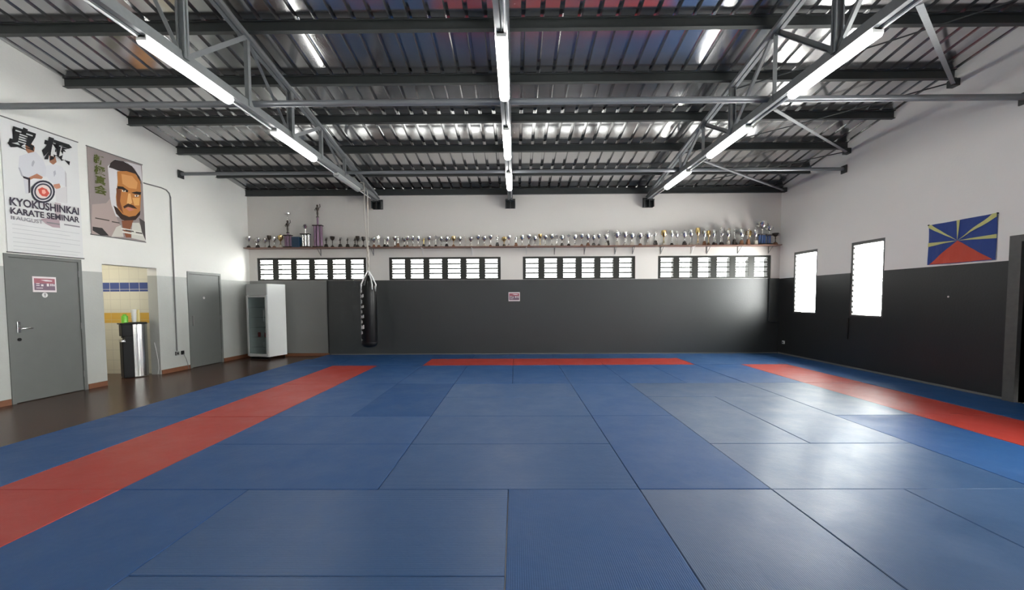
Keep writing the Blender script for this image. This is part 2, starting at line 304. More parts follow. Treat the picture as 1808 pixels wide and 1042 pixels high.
ART2=[
((0.42,0.33,0.31),[(1.069,3.091),(1.306,3.164),(1.407,3.301),(1.485,2.934),(1.537,2.808),(1.547,2.605),(1.04,2.585)]),
((0.68,0.66,0.68),[(1.367,3.819),(1.499,3.985),(1.698,4.001),(1.82,3.941),(1.527,3.773),(1.532,3.486),(1.485,3.32),(1.487,3.166),(1.585,2.954),(1.467,2.97),(1.399,3.147),(1.378,3.294),(1.374,3.595)]),
((0.62,0.58,0.6),[(1.699,4.011),(1.996,4.027),(2.014,3.715),(1.983,3.768),(1.862,3.934)]),
((0.035,0.025,0.025),[(1.385,3.806),(1.417,3.892),(1.498,3.979),(1.657,3.998),(1.821,3.961),(1.963,3.803),(1.989,3.667),(1.899,3.825),(1.71,3.828),(1.548,3.799),(1.451,3.807)]),
((0.5,0.2,0.055),[(1.537,3.786),(1.71,3.838),(1.878,3.839),(1.97,3.723),(1.971,3.438),(1.935,3.164),(1.836,3.002),(1.685,2.933),(1.566,2.989),(1.497,3.168),(1.485,3.32),(1.527,3.581)]),
((0.66,0.32,0.12),[(1.605,3.758),(1.811,3.779),(1.914,3.687),(1.885,3.558),(1.737,3.54),(1.617,3.586)]),
((0.2,0.065,0.025),[(1.498,3.477),(1.59,3.462),(1.556,3.259),(1.609,3.037),(1.497,3.168)]),
((0.72,0.38,0.13),[(1.791,3.374),(1.943,3.411),(1.925,3.264),(1.827,3.242)]),
((0.02,0.012,0.01),[(1.52,3.517),(1.624,3.533),(1.724,3.487),(1.701,3.447),(1.601,3.481),(1.517,3.466)]),
((0.02,0.012,0.01),[(1.775,3.466),(1.883,3.513),(1.975,3.525),(1.959,3.465),(1.838,3.458)]),
((0.75,0.7,0.62),[(1.601,3.469),(1.672,3.479),(1.66,3.447),(1.605,3.441)]),
((0.75,0.7,0.62),[(1.836,3.433),(1.924,3.461),(1.911,3.423),(1.846,3.407)]),
((0.02,0.01,0.01),[(1.625,3.473),(1.647,3.477),(1.644,3.449),(1.626,3.446)]),
((0.02,0.01,0.01),[(1.867,3.443),(1.893,3.451),(1.889,3.42),(1.867,3.413)]),
((0.75,0.42,0.17),[(1.715,3.435),(1.757,3.445),(1.782,3.282),(1.732,3.237),(1.676,3.244)]),
((0.05,0.02,0.012),[(1.606,3.173),(1.701,3.25),(1.805,3.237),(1.878,3.188),(1.781,3.184),(1.698,3.189),(1.624,3.142)]),
((0.55,0.2,0.15),[(1.646,3.158),(1.74,3.189),(1.818,3.159),(1.715,3.11)]),
((0.035,0.015,0.01),[(1.428,3.153),(1.494,3.125),(1.588,3.029),(1.71,3.007),(1.838,3.053),(1.937,3.168),(1.927,3.091),(1.835,2.977),(1.684,2.913),(1.564,2.93),(1.469,3.018)]),
((0.23,0.08,0.035),[(1.563,2.91),(1.791,2.963),(1.719,2.78),(1.732,2.632),(1.628,2.617),(1.576,2.776)]),
((0.58,0.55,0.5),[(1.361,2.587),(1.457,2.775),(1.548,2.83),(1.588,2.621)]),
((0.6,0.58,0.53),[(1.763,2.908),(1.897,2.932),(2.016,2.746),(2.022,2.602),(1.732,2.622)]),
((0.03,0.025,0.025),[(1.053,2.715),(1.21,2.718),(1.319,2.604),(1.176,2.578),(1.05,2.651)]),
((0.07,0.06,0.06),[(1.902,3.024),(2.028,2.976),(2.02,2.612),(1.944,2.776)]),
((0.7,0.68,0.62),[(1.546,2.78),(1.933,2.774),(1.936,2.75),(1.545,2.755)]),
((0.7,0.68,0.62),[(1.563,2.725),(1.963,2.717),(1.966,2.693),(1.564,2.695)]),
]
# ------------------------------------------------------------ room shell
def louvre(parent, x0, x1, z0, z1, n, y, fm, clip=.008):
    """one column of tilted glass blades in local xz, with the dark metal clips between them"""
    bm = B(); p = (z1-z0)/n
    for i in range(n):
        a = z0+i*p; t = .03
        vs = [bm.verts.new(q) for q in ((x0, y+t, a), (x1, y+t, a), (x1, y+t+.006, a), (x0, y+t+.006, a), (x0, y-t, a+p*1.02), (x1, y-t, a+p*1.02), (x1, y-t+.006, a+p*1.02), (x0, y-t+.006, a+p*1.02))]
        for f in ((0, 1, 5, 4), (3, 7, 6, 2), (0, 4, 7, 3), (1, 2, 6, 5), (0, 3, 2, 1), (4, 5, 6, 7)): bm.faces.new([vs[k] for k in f]).material_index = 0
        if i: box(bm, x0, x1, y-t-.004, y-t+.008, a-clip*.5, a+clip*.5, mi=1)
        for xx in (x0, x1): box(bm, xx-.012, xx+.012, y-t-.006, y+t+.006, a+p*.3, a+p*.7, mi=1)
    return obj('louvre_pane', bm, [M['louvre'], fm], parent)
BW = [(-6.815, -3.93), (-3.325, -.388), (.195, 3.137), (3.73, 6.67)]; WZ0, WZ1 = 1.97, 2.565
wall('wall_back', lx(YB)-.0, XR, lambda x: roof_z(YB), [(a, b, WZ0, WZ1) for a, b in BW], .2, M['wall_back'], (0, YB, 0), 0, label='back wall, off-white above and charcoal dado below, with four window strips')
wall('wall_left', -9, 5.2, lambda s: roof_z(6+s), [(-.16, .855, -.06, 2.14), (1.19, 2.245, -.06, 2.10), (2.965, 3.935, -.06, 2.09)], .2, M['wall_left'], (lx(6), 6, 0), LRZ, label='left wall, cream above and pale grey dado below, with three openings')
wall('wall_right', -11.2, 3, lambda x: roof_z(-x), [(-10.42, -9.62, 1.08, 2.57), (-8.66, -7.88, 1.07, 2.57), (-5.72, -4.7, -.06, 2.2), (-3.6, -1.2, 1.08, 2.57)], .2, M['wall_right'], (XR, 0, 0), RRZ, label='right wall, off-white above and black dado below, with slit windows')
wall('wall_front', lx(YF), XR, lambda x: roof_z(YF), [(-4.5, 4.5, 1.9, 2.6)], .2, M['wall_plain'], (0, YF-.2, 0), 0, label='front wall behind the camera')
bm = B(); box(bm, -9.6, XR+.4, YF-.4, 11.4, FLOOR_Z-.1, FLOOR_Z)
tag(obj('floor', bm, M['floor']), 'dark brown varnished floor along the left wall', 'floor', kind='structure')
# ribbed roof sheet
bm = B(); y0, y1 = YF-.3, 11.3; x = -7.6; pts = []
while x < 7.3:
    pts += [(x, 0), (x+.186, 0), (x+.198, .05), (x+.238, .05)]; x += .25
va = [bm.verts.new((p[0], y0, roof_z(y0)+p[1]+.002)) for p in pts]; vb = [bm.verts.new((p[0], y1, roof_z(y1)+p[1]+.002)) for p in pts]
for i in range(len(pts)-1): bm.faces.new((va[i], va[i+1], vb[i+1], vb[i]))
ua = [bm.verts.new(v.co+Vector((0, 0, .006))) for v in va]; ub = [bm.verts.new(v.co+Vector((0, 0, .006))) for v in vb]
for i in range(len(pts)-1):
    bm.faces.new((ub[i], ub[i+1], ua[i+1], ua[i])); bm.faces.new((ua[i], ua[i+1], va[i+1], va[i])); bm.faces.new((vb[i], vb[i+1], ub[i+1], ub[i]))
bm.faces.new((va[0], vb[0], ub[0], ua[0])); bm.faces.new((vb[-1], va[-1], ua[-1], ub[-1]))
tag(obj('ceiling', bm, M['roof']), 'sloping ceiling of bare ribbed metal roofing sheets', 'ceiling', kind='structure')
# back windows
for i, (a, b) in enumerate(BW):
    bm = B(); u = (b-a)/6; pw = .335
    box(bm, a, b, .02, .10, WZ0, WZ0+.045); box(bm, a, b, .02, .10, WZ1-.05, WZ1)
    for k in range(7):
        c0 = a+k*u-(u-pw)/2 if k else a; c1 = a+k*u+(u-pw)/2 if k < 6 else b
        if k == 0: c1 = a+(u-pw)/2
        if k == 6: c0 = b-(u-pw)/2
        box(bm, c0, c1, .02, .19, WZ0+.045, WZ1-.05)
    o = tag(obj('window_%d' % (i+1), bm, M['frame'], None, (0, YB, 0)), ['first', 'second', 'third', 'fourth'][i]+' strip window from the left in the back wall, six louvred panes in a black frame', 'window', 'strip windows high in the back wall', 'structure')
    for k in range(6): louvre(o, a+k*u+(u-pw)/2, a+k*u+(u+pw)/2, WZ0+.045, WZ1-.05, 4, .06, M['frame'], .036)
# right slit windows, and an unseen wide one added for daylight
for i, (a, b, z0, z1, lab) in enumerate(((-10.42, -9.62, 1.08, 2.57, 'narrow tall louvred window nearer the far right corner'), (-8.66, -7.88, 1.07, 2.57, 'tall louvred window in the right wall, the nearer one, left of the flag'), (-3.6, -1.2, 1.08, 2.57, 'added wide louvred window out of view beside the camera, letting in daylight'))):
    bm = B(); box(bm, a, b, .01, .11, z0, z0+.03); box(bm, a, b, .01, .11, z1-.06, z1); box(bm, a, a+.045, .01, .11, z0+.03, z1-.06); box(bm, b-.045, b, .01, .11, z0+.03, z1-.06)
    o = tag(obj('window_%d' % (i+5), bm, M['rframe'], None, (XR, 0, 0), RRZ), lab, 'window', None, 'structure')
    louvre(o, a+.045, b-.045, z0+.03, z1-.06, 13, .06, M['rframe'], .005)
bm = B(); box(bm, -4.5, 4.5, .05, .12, 1.9, 1.95); box(bm, -4.5, 4.5, .05, .12, 2.55, 2.6)  # front window added behind the camera as a daylight source
for k in range(7): box(bm, -4.5+k*1.49, -4.44+k*1.49, .05, .12, 1.95, 2.55)
o = tag(obj('window_8', bm, M['frame'], None, (0, YF-.2, 0)), 'added long louvred window in the unseen front wall, letting in daylight', 'window', None, 'structure')
for k in range(6): louvre(o, -4.44+k*1.49, -3.01+k*1.49, 1.95, 2.55, 4, .08, M['frame'])
# baseboards and trims
for nm, s0, s1 in (('baseboard_left', -9, -.17), ('baseboard_left', .87, 1.18), ('baseboard_left', 2.255, 2.95), ('baseboard_left', 3.95, 4.95)):
    bm = B(); box(bm, s0, s1, -.014, 0, FLOOR_Z, FLOOR_Z+.085, .003)
    tag(obj(nm, bm, M['base'], None, (lx(6), 6, 0), LRZ), 'brown baseboard along the left wall', 'baseboard', kind='structure')
bm = B(); box(bm, lx(YB)+.02, -4.95, YB-.014, YB, FLOOR_Z, FLOOR_Z+.07, .003); tag(obj('baseboard_back', bm, M['base']), 'brown baseboard behind the fridge', 'baseboard', kind='structure')
bm = B(); box(bm, -4.98, -4.95, YB-.012, YB, 0, 1.965); tag(obj('trim_1', bm, M['jet']), 'dark vertical edge between the two greys of the back wall', 'trim', kind='structure')
bm = B(); box(bm, XR-.012, XR, 5.9, 10.95, 0, .03); tag(obj('baseboard_right', bm, M['trim']), 'thin edging strip along the right wall', 'baseboard', kind='structure')
bm = B(); box(bm, -4.9, XR-.02, YB-.012, YB, 0, .02); tag(obj('baseboard_back', bm, M['trim']), 'thin edging strip along the charcoal back wall', 'baseboard', kind='structure')
bm = B(); box(bm, XR-.03, XR, 5.86, 5.885, 0, 1.955); tag(obj('trim_shadow_gap', bm, M['jet']), 'black strip painting the shadow gap at the end of the right dado', 'trim', kind='structure')  # black strip stands in for the shade inside a narrow gap
# door frame and dark room on the right
bm = B(); box(bm, -5.86, -5.72, -.06, .2, 0, 2.29); box(bm, -4.7, -4.56, -.06, .2, 0, 2.29); box(bm, -5.72, -4.7, -.06, .2, 2.2, 2.29)
tag(obj('trim_3', bm, mat('frame_concrete', (.085, .085, .08), .6, noise=.25, nscale=15), None, (XR, 0, 0), RRZ), 'grey concrete surround of the dark doorway on the right', 'trim', kind='structure')
bm = B()
for q in ((7.1, 8.9, 4.2, 4.3, 0, 2.4), (7.1, 8.9, 6.1, 6.2, 0, 2.4), (8.9, 9.0, 4.2, 6.2, 0, 2.4), (7.1, 9.0, 4.2, 6.2, 2.4, 2.5)): box(bm, *q)
tag(obj('wall_storeroom', bm, M['dark_room']), 'unlit store room behind the right doorway', 'wall', kind='structure')
bm = B(); box(bm, 7.1, 9.0, 4.2, 6.2, FLOOR_Z-.1, FLOOR_Z); tag(obj('floor_storeroom', bm, M['dark_room']), 'floor of the unlit store room', 'floor', kind='structure')
# tiled lobby behind the left opening
bm = B(); box(bm, -9.4, -7.33, 8.36, 8.46, FLOOR_Z, 2.6); tag(obj('wall_tiled', bm, M['tiles']), 'cream tiled wall with blue and yellow bands behind the opening', 'wall', kind='structure')
bm = B()
for q in ((-9.5, -9.4, 6.3, 8.46, FLOOR_Z, 2.6), (-9.4, -7.45, 6.2, 6.3, FLOOR_Z, 2.6)): box(bm, *q)
tag(obj('wall_lobby', bm, M['wall_plain']), 'plain walls of the small lobby', 'wall', kind='structure')
bm = B(); box(bm, -9.5, -7.43, 6.2, 8.46, 2.6, 2.7); tag(obj('ceiling_lobby', bm, M['wall_plain']), 'ceiling of the small lobby', 'ceiling', kind='structure')
lp = thing('ceiling_lamp', (-8.5, 7.3, 2.6), 0, 'round warm ceiling lamp inside the tiled lobby', 'lamp')
bm = B(); lathe(bm, [(.17, 0), (.17, -.02), (.15, -.03)], n=24); obj('base', bm, M['whitep'], lp)
bm = B(); lathe(bm, [(.145, -.03), (.14, -.06), (.10, -.09), (0, -.1)], n=24); obj('lamp_shade', bm, M['lamp'], lp, smooth=True)
# ------------------------------------------------------------ doors
def handle(parent, x, z, side=1):
    bm = B(); box(bm, x-.022, x+.022, -.012, 0, z-.06, z+.10, .004); obj('handle_plate', bm, M['chrome'], parent)
    bm = B(); tube(bm, [(x, 0, z), (x, -.05, z), (x+side*.02, -.055, z), (x+side*.13, -.055, z)], .009); obj('handle', bm, M['chrome'], parent, smooth=True)
def make_door(n, s0, s1, z1, lab, full=True):
    r = thing('door_%d' % n, onleft(s0), LRZ, lab, 'door', None, 'structure'); w_ = s1-s0
    bm = B(); box(bm, 0, .05, -.012, .1, FLOOR_Z, z1); box(bm, w_-.05, w_, -.012, .1, FLOOR_Z, z1); box(bm, .05, w_-.05, -.012, .1, z1-.05, z1); obj('door_frame', bm, M['door'], r)
    bm = B(); box(bm, .053, w_-.053, .0, .045, FLOOR_Z+.008, z1-.054, .003); obj('door_leaf', bm, M['door'], r)
    for z in (.25, 1.05, 1.9):
        bm = B(); tube(bm, [(w_-.052, -.008, z-.05), (w_-.052, -.008, z+.05)], .008); obj('hinge', bm, M['trim'], r)
    bm = B(); box(bm, 0, w_, .1, .2, FLOOR_Z, z1); obj('door_backing', bm, M['dark_room'], r)
    return r
d1 = make_door(1, -.16, .855, 2.14, 'grey metal door nearest the camera on the left wall, under the tall banner')
handle(d1, .13, 1.06); bm = B(); lathe(bm, [(.024, 0), (.024, .008), (0, .009)], n=14); bm.transform(Matrix.Translation((.13, 0, .90))@Matrix.Rotation(PI/2, 4, 'X')); obj('lock', bm, M['black'], d1)
d2 = make_door(2, 2.965, 3.935, 2.09, 'grey metal door right of the opening, next to the fridge'); bm = B(); box(bm, .10, .13, -.02, 0, .9, 1.12, .004); obj('handle', bm, M['trim'], d2)
# signs on doors and wall
def sign(loc, rz, w_, h_, lab, group=None):
    r = thing('notice_sign', loc, rz, lab, 'sign', group); bm = B(); box(bm, -w_/2, w_/2, -.008, 0, 0, h_); obj('board', bm, M['sign_w'], r)
    bm = B(); a = w_/2*.88
    flat(bm, [(-a, h_*.56), (a, h_*.56), (a, h_*.88), (-a, h_*.88)], -.0095, 0); flat(bm, [(-a, h_*.12), (a, h_*.12), (a, h_*.56), (-a, h_*.56)], -.0095, 1)
    flat(bm, [(-a*.4, h_*.78), (a*.1, h_*.70), (a*.7, h_*.70), (a*.75, h_*.76), (a*.2, h_*.80)], -.0105, 2)
    for x0, x1, z0, z1 in ((-.82, -.5, .52, .57), (-.82, -.5, .40, .45), (-.36, -.14, .38, .50), (.18, .40, .38, .56), (.52, .62, .40, .55), (.68, .78, .40, .55), (.84, .95, .40, .52), (-.82, -.2, .24, .28)):
        flat(bm, [(a*x0, h_*z0), (a*x1, h_*z0), (a*x1, h_*z1), (a*x0, h_*z1)], -.0105, 2)
    obj('print', bm, [M['sign_r'], M['sign_p'], M['sign_w']], r); return r
sign(onleft(.32, 0, 1.595), LRZ, .31, .235, 'small red and white notice sign on the near grey door')
sign((-.035, YB, 1.40), 0, .30, .235, 'small red and white notice sign on the charcoal back wall')
def disc(loc, rz, r_, m, lab, ink=True):
    bm = B(); lathe(bm, [(r_, 0), (r_, .004), (0, .005)], n=20); bm.transform(Matrix.Rotation(PI/2, 4, 'X'))
    o = tag(obj('round_sticker', bm, m, None, loc, rz), lab, 'sticker')
    if ink: bm = B(); box(bm, -.006, .006, -.0065, -.005, -.022, .022); box(bm, -.012, .012, -.0065, -.005, .012, .022); obj('pictogram', bm, M['grey_ink'], o)
disc(onleft(.318, .001, 1.55), LRZ, .038, M['whitep'], 'round white sticker under the red notice on the near door')
disc(onleft(3.41, .001, 1.517), LRZ, .028, M['whitep'], 'round white sticker in the middle of the far grey door')
# ------------------------------------------------------------ mats
GX, GY = -.0616, 3.117
def mat_obj(x0, x1, y0, y1, colr, lab, group):
    g = .0025; bm = B(); a, b = x0+GX+g, x1+GX-g; c_, d_ = y0+GY+g, y1+GY-g
    d_ = min(d_, YB-.015); b = min(b, XR-.015); dz = random.uniform(-.0015, .001)
    box(bm, a, b, c_, d_, FLOOR_Z, dz, .005)
    k = M['red_m'] if colr == 'red' else (M['blue_a'] if (x1-x0) > (y1-y0) else M['blue_b'])
    if colr == 'blue_g': k = M['blue_g']
    elif colr == 'blue' and (x0, y0) == (-2, 2): k = M['blue_d']
    elif colr == 'blue' and x1 <= -1: k = M['blue_b']
    tag(obj('judo_mat', bm, k), lab, 'mat', group)
W_ = ['first', 'second', 'third', 'fourth', 'fifth', 'sixth', 'seventh', 'eighth', 'ninth', 'tenth', 'eleventh']
field = []
for x in range(-3, 5): field.append((x, x+1, 4, 6))
field += [(-3, -2, 2, 4), (-2, -1, 2, 4), (-1, 1, 3, 4), (-1, 1, 2, 3), (-3, -1, 1, 2), (-3, -1, 0, 1), (-1, 1, 1, 2), (-1, 1, 0, 1), (1, 2, 2, 4), (1, 2, 0, 2),
          (2, 4, 3, 4), (2, 3, 1, 3), (3, 4, 1, 3), (2, 4, 0, 1), (4, 5, 2, 4), (4, 5, 0, 2),
          (-3, -2, -2, 0), (-2, 0, -1, 0), (-2, 0, -2, -1), (0, 1, -2, 0), (1, 2, -2, 0), (2, 3, -2, 0), (3, 4, -2, 0), (4, 5, -2, 0)]
for y in (-4, -6): field += [(x, x+1, y, y+2) for x in range(-3, 5)]
grey = {(2, 3, 1, 3), (3, 4, 1, 3), (1, 2, -2, 0), (2, 3, -2, 0), (3, 4, -2, 0), (4, 5, 2, 4), (2, 4, 0, 1), (2, 4, 3, 4)}
for f in field:
    ln = 'darker lengthwise' if f == (-2, -1, 2, 4) else 'crosswise' if f[1]-f[0] > f[3]-f[2] else 'lengthwise'; c1, rw = f[0]+3, 6-f[3]
    mat_obj(*f, 'blue_g' if f in grey else 'blue', '%s blue mat, %s column right of left red strip, %s row from far end' % (ln, W_[c1], W_[rw]), 'blue judo mats in the middle field')
for i in range(6):
    y = 4-2*i; k = W_[i]
    mat_obj(-4, -3, y, y+2, 'red', '%s red mat from the far end of the left red strip' % k, 'red mats of the left strip')
    mat_obj(-5.1, -4, y, y+2, 'blue', '%s blue edge mat from the far end beside the brown floor' % k, 'blue mats along the brown floor')
    mat_obj(5, 6, y, y+2, 'red', '%s red mat from the far end of the right red strip' % k, 'red mats of the right strip')
    mat_obj(6, 7, y, y+2, 'blue', '%s blue edge mat from the far end under the right wall' % k, 'blue mats along the right wall')
for x0, x1, cc, lab in ((-5.1, -4, 'blue', 'blue corner mat at the far left, by the brown floor'), (-4, -2, 'blue', 'blue crosswise mat left of the back red strip'), (-2, 0, 'red', 'left red mat of the back strip'), (0, 2, 'red', 'middle red mat of the back strip'),
                        (2, 4, 'red', 'right red mat of the back strip'), (4, 6, 'blue', 'blue crosswise mat right of the back red strip'), (6, 7, 'blue', 'blue corner mat at the far right, one row off the back wall')):
    mat_obj(x0, x1, 6, 7, cc, lab, 'mats of the back strip row')
for i, x in enumerate(range(-5, 7, 2)):
    mat_obj(max(x, -4.95), x+2, 7, 8, 'blue', '%s blue mat from the left in the cut row against the back wall' % W_[i], 'blue mats cut along the back wall')
# ------------------------------------------------------------ roof steel
PY = [9.93, 8.85, 7.80, 6.76, 5.72, 4.66]
for i, y in enumerate(PY):
    bm = B(); bar(bm, (lx(y), y, roof_z(y)-.07), (XR, y, roof_z(y)-.07), 0, 0, profile=ibeam(.075, .14, .008, .009))
    tag(obj('purlin', bm, M['purlin']), 'dark steel purlin under the roof, %s from the back wall' % W_[i], 'beam', 'dark purlins carrying the roof sheets')
bm = B(); bar(bm, (lx(YB), YB-.05, roof_z(YB)-.085), (XR, YB-.05, roof_z(YB)-.085), 0, 0, profile=ibeam(.07, .15, .008, .009))
tag(obj('eaves_beam', bm, M['purlin']), 'dark steel beam along the top of the back wall', 'beam')
for y, rad, lab in ((5.80, .042, 'horizontal steel tie tube across the room, the nearer and thicker one'), (8.9, .034, 'horizontal steel tie tube across the room, the farther and thinner one')):
    r = thing('tie_tube', (0, y, 4.14), 0, lab, 'beam', 'tie tubes crossing the hall'); a = lx(y)+.005
    bm = B(); tube(bm, [(a, 0, 0), (XR-.005, 0, 0)], rad, 14); obj('tube', bm, M['tie'], r, smooth=True)
    for xx in (a, XR-.03): bm = B(); box(bm, xx, xx+.025, -.075, .075, -.09, .07, .004); obj('end_plate', bm, M['purlin'], r)
def angle(w_, t): return [(-w_/2, -w_/2), (w_/2, -w_/2), (w_/2, -w_/2+t), (-w_/2+t, -w_/2+t), (-w_/2+t, w_/2), (-w_/2, w_/2)]
def make_truss(X, lab):
    r = thing('roof_truss', (X, 0, 0), 0, lab, 'truss', 'steel roof trusses running toward the back wall'); L = 4.0
    for nm, za, zb in (('lower_chord', lambda y: L, None), ('upper_chord', lambda y: roof_z(y)-.25, None)):
        bm = B(); hh = .14 if nm == 'lower_chord' else .105; ye = YB-.02
        for sgn in (-1, 1):
            pr = [(sgn*.008, 0), (sgn*.062, 0), (sgn*.062, .008), (sgn*.016, .008), (sgn*.016, hh), (sgn*.008, hh)]
            if sgn < 0: pr = pr[::-1]
            bar(bm, (0, YF+.02, za(YF)), (0, ye, za(ye)), 0, 0, profile=pr)
        obj(nm, bm, M['steel'], r)
    ns = [10.0-.02]+[]; ns = [9.88, 8.85, 7.80, 6.76, 5.70, 4.60, 3.56, 2.5, 1.45, .4, -.65, -1.7]
    for i, y in enumerate(ns):
        zt = roof_z(y)-.21; thick = i in (3, 5, 7, 9, 11)
        bm = B()
        if thick: box(bm, -.045, .045, y-.006, y+.006, L+.06, zt); box(bm, .03, .045, y-.035, y+.035, L+.06, zt); box(bm, -.045, -.03, y-.035, y+.035, L+.06, zt)
        else: bar(bm, (0, y, L+.06), (0, y, zt), 0, 0, up=(0, 1, 0), profile=angle(.055, .007))
        obj('vertical_strut', bm, M['steel'], r)
    for i in (2, 4, 6, 8, 10):
        for j in (i-1, i+1):
            bm = B(); bar(bm, (0, ns[i], roof_z(ns[i])-.2), (0, ns[j], L+.07), 0, 0, profile=angle(.055 if j > i else .042, .006)); obj('diagonal_strut', bm, M['steel'], r)
    for i in (2, 4, 6):
        bm = B(); y = ns[i]; zt = roof_z(y)-.19; v = [bm.verts.new(q) for q in ((-.004, y-.12, zt+.02), (-.004, y+.12, zt-.01), (-.004, y+.05, zt-.10), (-.004, y-.07, zt-.09))]; f = bm.faces.new(v)
        g = bmesh.ops.extrude_face_region(bm, geom=[f]); bmesh.ops.translate(bm, vec=(.008, 0, 0), verts=[q for q in g['geom'] if isinstance(q, bmesh.types.BMVert)]); obj('gusset_plate', bm, M['steel'], r)
    bm = B(); box(bm, -.13, .13, YB-.018, YB, 3.81, 4.06); box(bm, -.125, -.105, YB-.16, YB-.018, 3.81, 4.0); box(bm, .105, .125, YB-.16, YB-.018, 3.81, 4.0); box(bm, -.01, .01, YB-.16, YB-.018, 3.81, 4.0); box(bm, -.13, .13, YB-.17, YB-.018, 3.98, 3.998)
    obj('wall_bracket', bm, M['purlin'], r); return r
TX = [(-3.58, 'left roof truss of grey steel angles, above the punching bag'), (-.125, 'middle roof truss of grey steel angles, seen end-on'), (3.44, 'right roof truss of grey steel angles, nearest the windows')]
for X, lab in TX: make_truss(X, lab)
# braces in the right bay
for (y0, y1, z1, lab) in ((3.75, 6.72, 4.79, 'slanting steel brace to the right wall, nearest the camera'), (5.75, 8.8, 4.47, 'slanting steel brace to the right wall, the middle one'), (7.85, 10.80, 4.20, 'slanting steel brace to the right wall, farthest back')):
    r = thing('slanting_brace', (3.5, y0, 4.0), 0, lab, 'brace', 'slanting braces in the right bay')
    bm = B(); e = (XR-.05-3.5, y1-y0, z1-4.0); bar(bm, (0, 0, 0), e, 0, 0, profile=angle(.05, .007)); obj('brace_bar', bm, M['steel'], r)
    bm = B(); box(bm, e[0]-.05, e[0]+.048, e[1]-.06, e[1]+.06, e[2]-.06, e[2]+.05, .006); obj('wall_shoe', bm, M['purlin'], r)
for (y0, z0, y1, z1, lab) in ((6.9, 4.80, 4.8, 5.15, 'thin bracing rod under the roof at upper right, nearest the camera'), (8.9, 4.48, 6.74, 4.82, 'thin bracing rod under the roof at upper right, the middle one'), (10.75, 4.2, 8.84, 4.48, 'thin bracing rod under the roof at upper right, farthest back')):
    bm = B(); tube(bm, [(3.5, y0, z0), (5.2, (y0+y1)/2+.02, (z0+z1)/2-.015), (XR-.01, y1, z1)], .011, 8); tag(obj('bracing_rod', bm, M['purlin'], smooth=True), lab, 'rod', 'thin bracing rods under the roof')
# fluorescent fittings
def make_light(X, y0, y1, lit, lab):
    r = thing('fluorescent_light', (X, (y0+y1)/2, 4.0), 0, lab, 'light', 'fluorescent fittings under the trusses'); h_ = (y1-y0)/2
    bm = B(); box(bm, -.045, .045, -h_, h_, -.025, -.001, .004); obj('housing', bm, M['whitep'], r)
    bm = B(); pr = [(-.058, -.025), (-.060, -.04), (-.045, -.072), (-.015, -.085), (.015, -.085), (.045, -.072), (.060, -.04), (.058, -.025)]
    va = [bm.verts.new((p[0], -h_+.02, p[1])) for p in pr]; vb = [bm.verts.new((p[0], h_-.02, p[1])) for p in pr]; bm.faces.new(va); bm.faces.new(vb[::-1])
    for i in range(len(pr)): k = (i+1) % len(pr); bm.faces.new((va[i], vb[i], vb[k], va[k]))
    obj('diffuser', bm, M['tube'] if lit else M['lensg'], r, smooth=True)
    for e in (-h_, h_-.02): bm = B(); box(bm, -.05, .05, e, e+.02, -.05, -.001, .004); obj('end_cap', bm, M['whitep'] if not lit else M['whitep'], r)
    return r
LY = [(4.08, 5.33), (6.27, 7.52), (8.40, 9.60)]; sides = ['left', 'middle', 'right']; deps = ['nearest the camera', 'second from the camera', 'farthest back']
for t, (X, _) in enumerate(TX):
    for d, (a, b) in enumerate(LY):
        lit = not (t == 0 and d == 2)
        make_light(X, a, b, lit, ('lit fluorescent light' if lit else 'unlit fluorescent light')+' under the %s truss, %s' % (sides[t], deps[d]))
    xo = -.035 if t < 1 else .035
    for (a, b), wh in zip(((1.0, 4.08), (5.33, 6.27), (7.52, 8.40), (9.60, 10.5)), ('in front of its nearest light', 'between its first and second lights', 'between its second and third lights', 'behind its farthest light')):
        bm = B(); tube(bm, [(X+xo, a, 3.988), (X+xo, b, 3.988)], .011, 8)
        tag(obj('cable_conduit', bm, M['white'], smooth=True), 'pale cable conduit on the %s truss, %s' % (sides[t], wh), 'conduit', 'conduits joining the lights')
# ------------------------------------------------------------ banner and poster on the left wall
def wave_cloth(o, amp, L):
    for v in o.data.vertices: v.co.y += amp*math.sin(v.co.x*L+.6)*math.cos(v.co.z*2.2)
def poster(name, loc, w_, z0, z1, basecol, art, texts, lab, off, amp=.0):
    r = thing(name, loc, LRZ, lab, 'banner' if name == 'banner' else 'poster')
    bm = B(); box(bm, 0, w_, -.012, -.006, z0, z1); obj('sheet', bm, pcol(basecol), r)
    bm = B(); mats = []; 
    for i, (c_, pts) in enumerate(art):
        m = pcol(c_); 
        if m not in mats: mats.append(m)
        flat(bm, [(min(max(p[0]-off, .004), w_-.004), min(max(p[1], z0+.004), z1-.004)) for p in pts], -.0135-i*.0004, mats.index(m))
    obj('picture', bm, mats, r)
    for col, items in texts:
        bm = B()
        for it in items:
            if it[0] == 'line': flat(bm, [(it[1]-off, it[3]), (it[2]-off, it[3]), (it[2]-off, it[4]), (it[1]-off, it[4])], -.0135-(len(art)+3)*.0004); continue
            text_bm(bm, it[0], it[1]-off, it[2]-off, it[3], it[4], -.0135-(len(art)+3)*.0004, 0, *it[5:])
        obj('lettering', bm, pcol(col), r)
    for z in (z0, z1):
        bm = B(); tube(bm, [(-.01, -.012, z), (w_+.01, -.012, z)], .009, 8); obj('hanging_rod', bm, M['trim'], r)
    return r
blk = (.012, .012, .014)
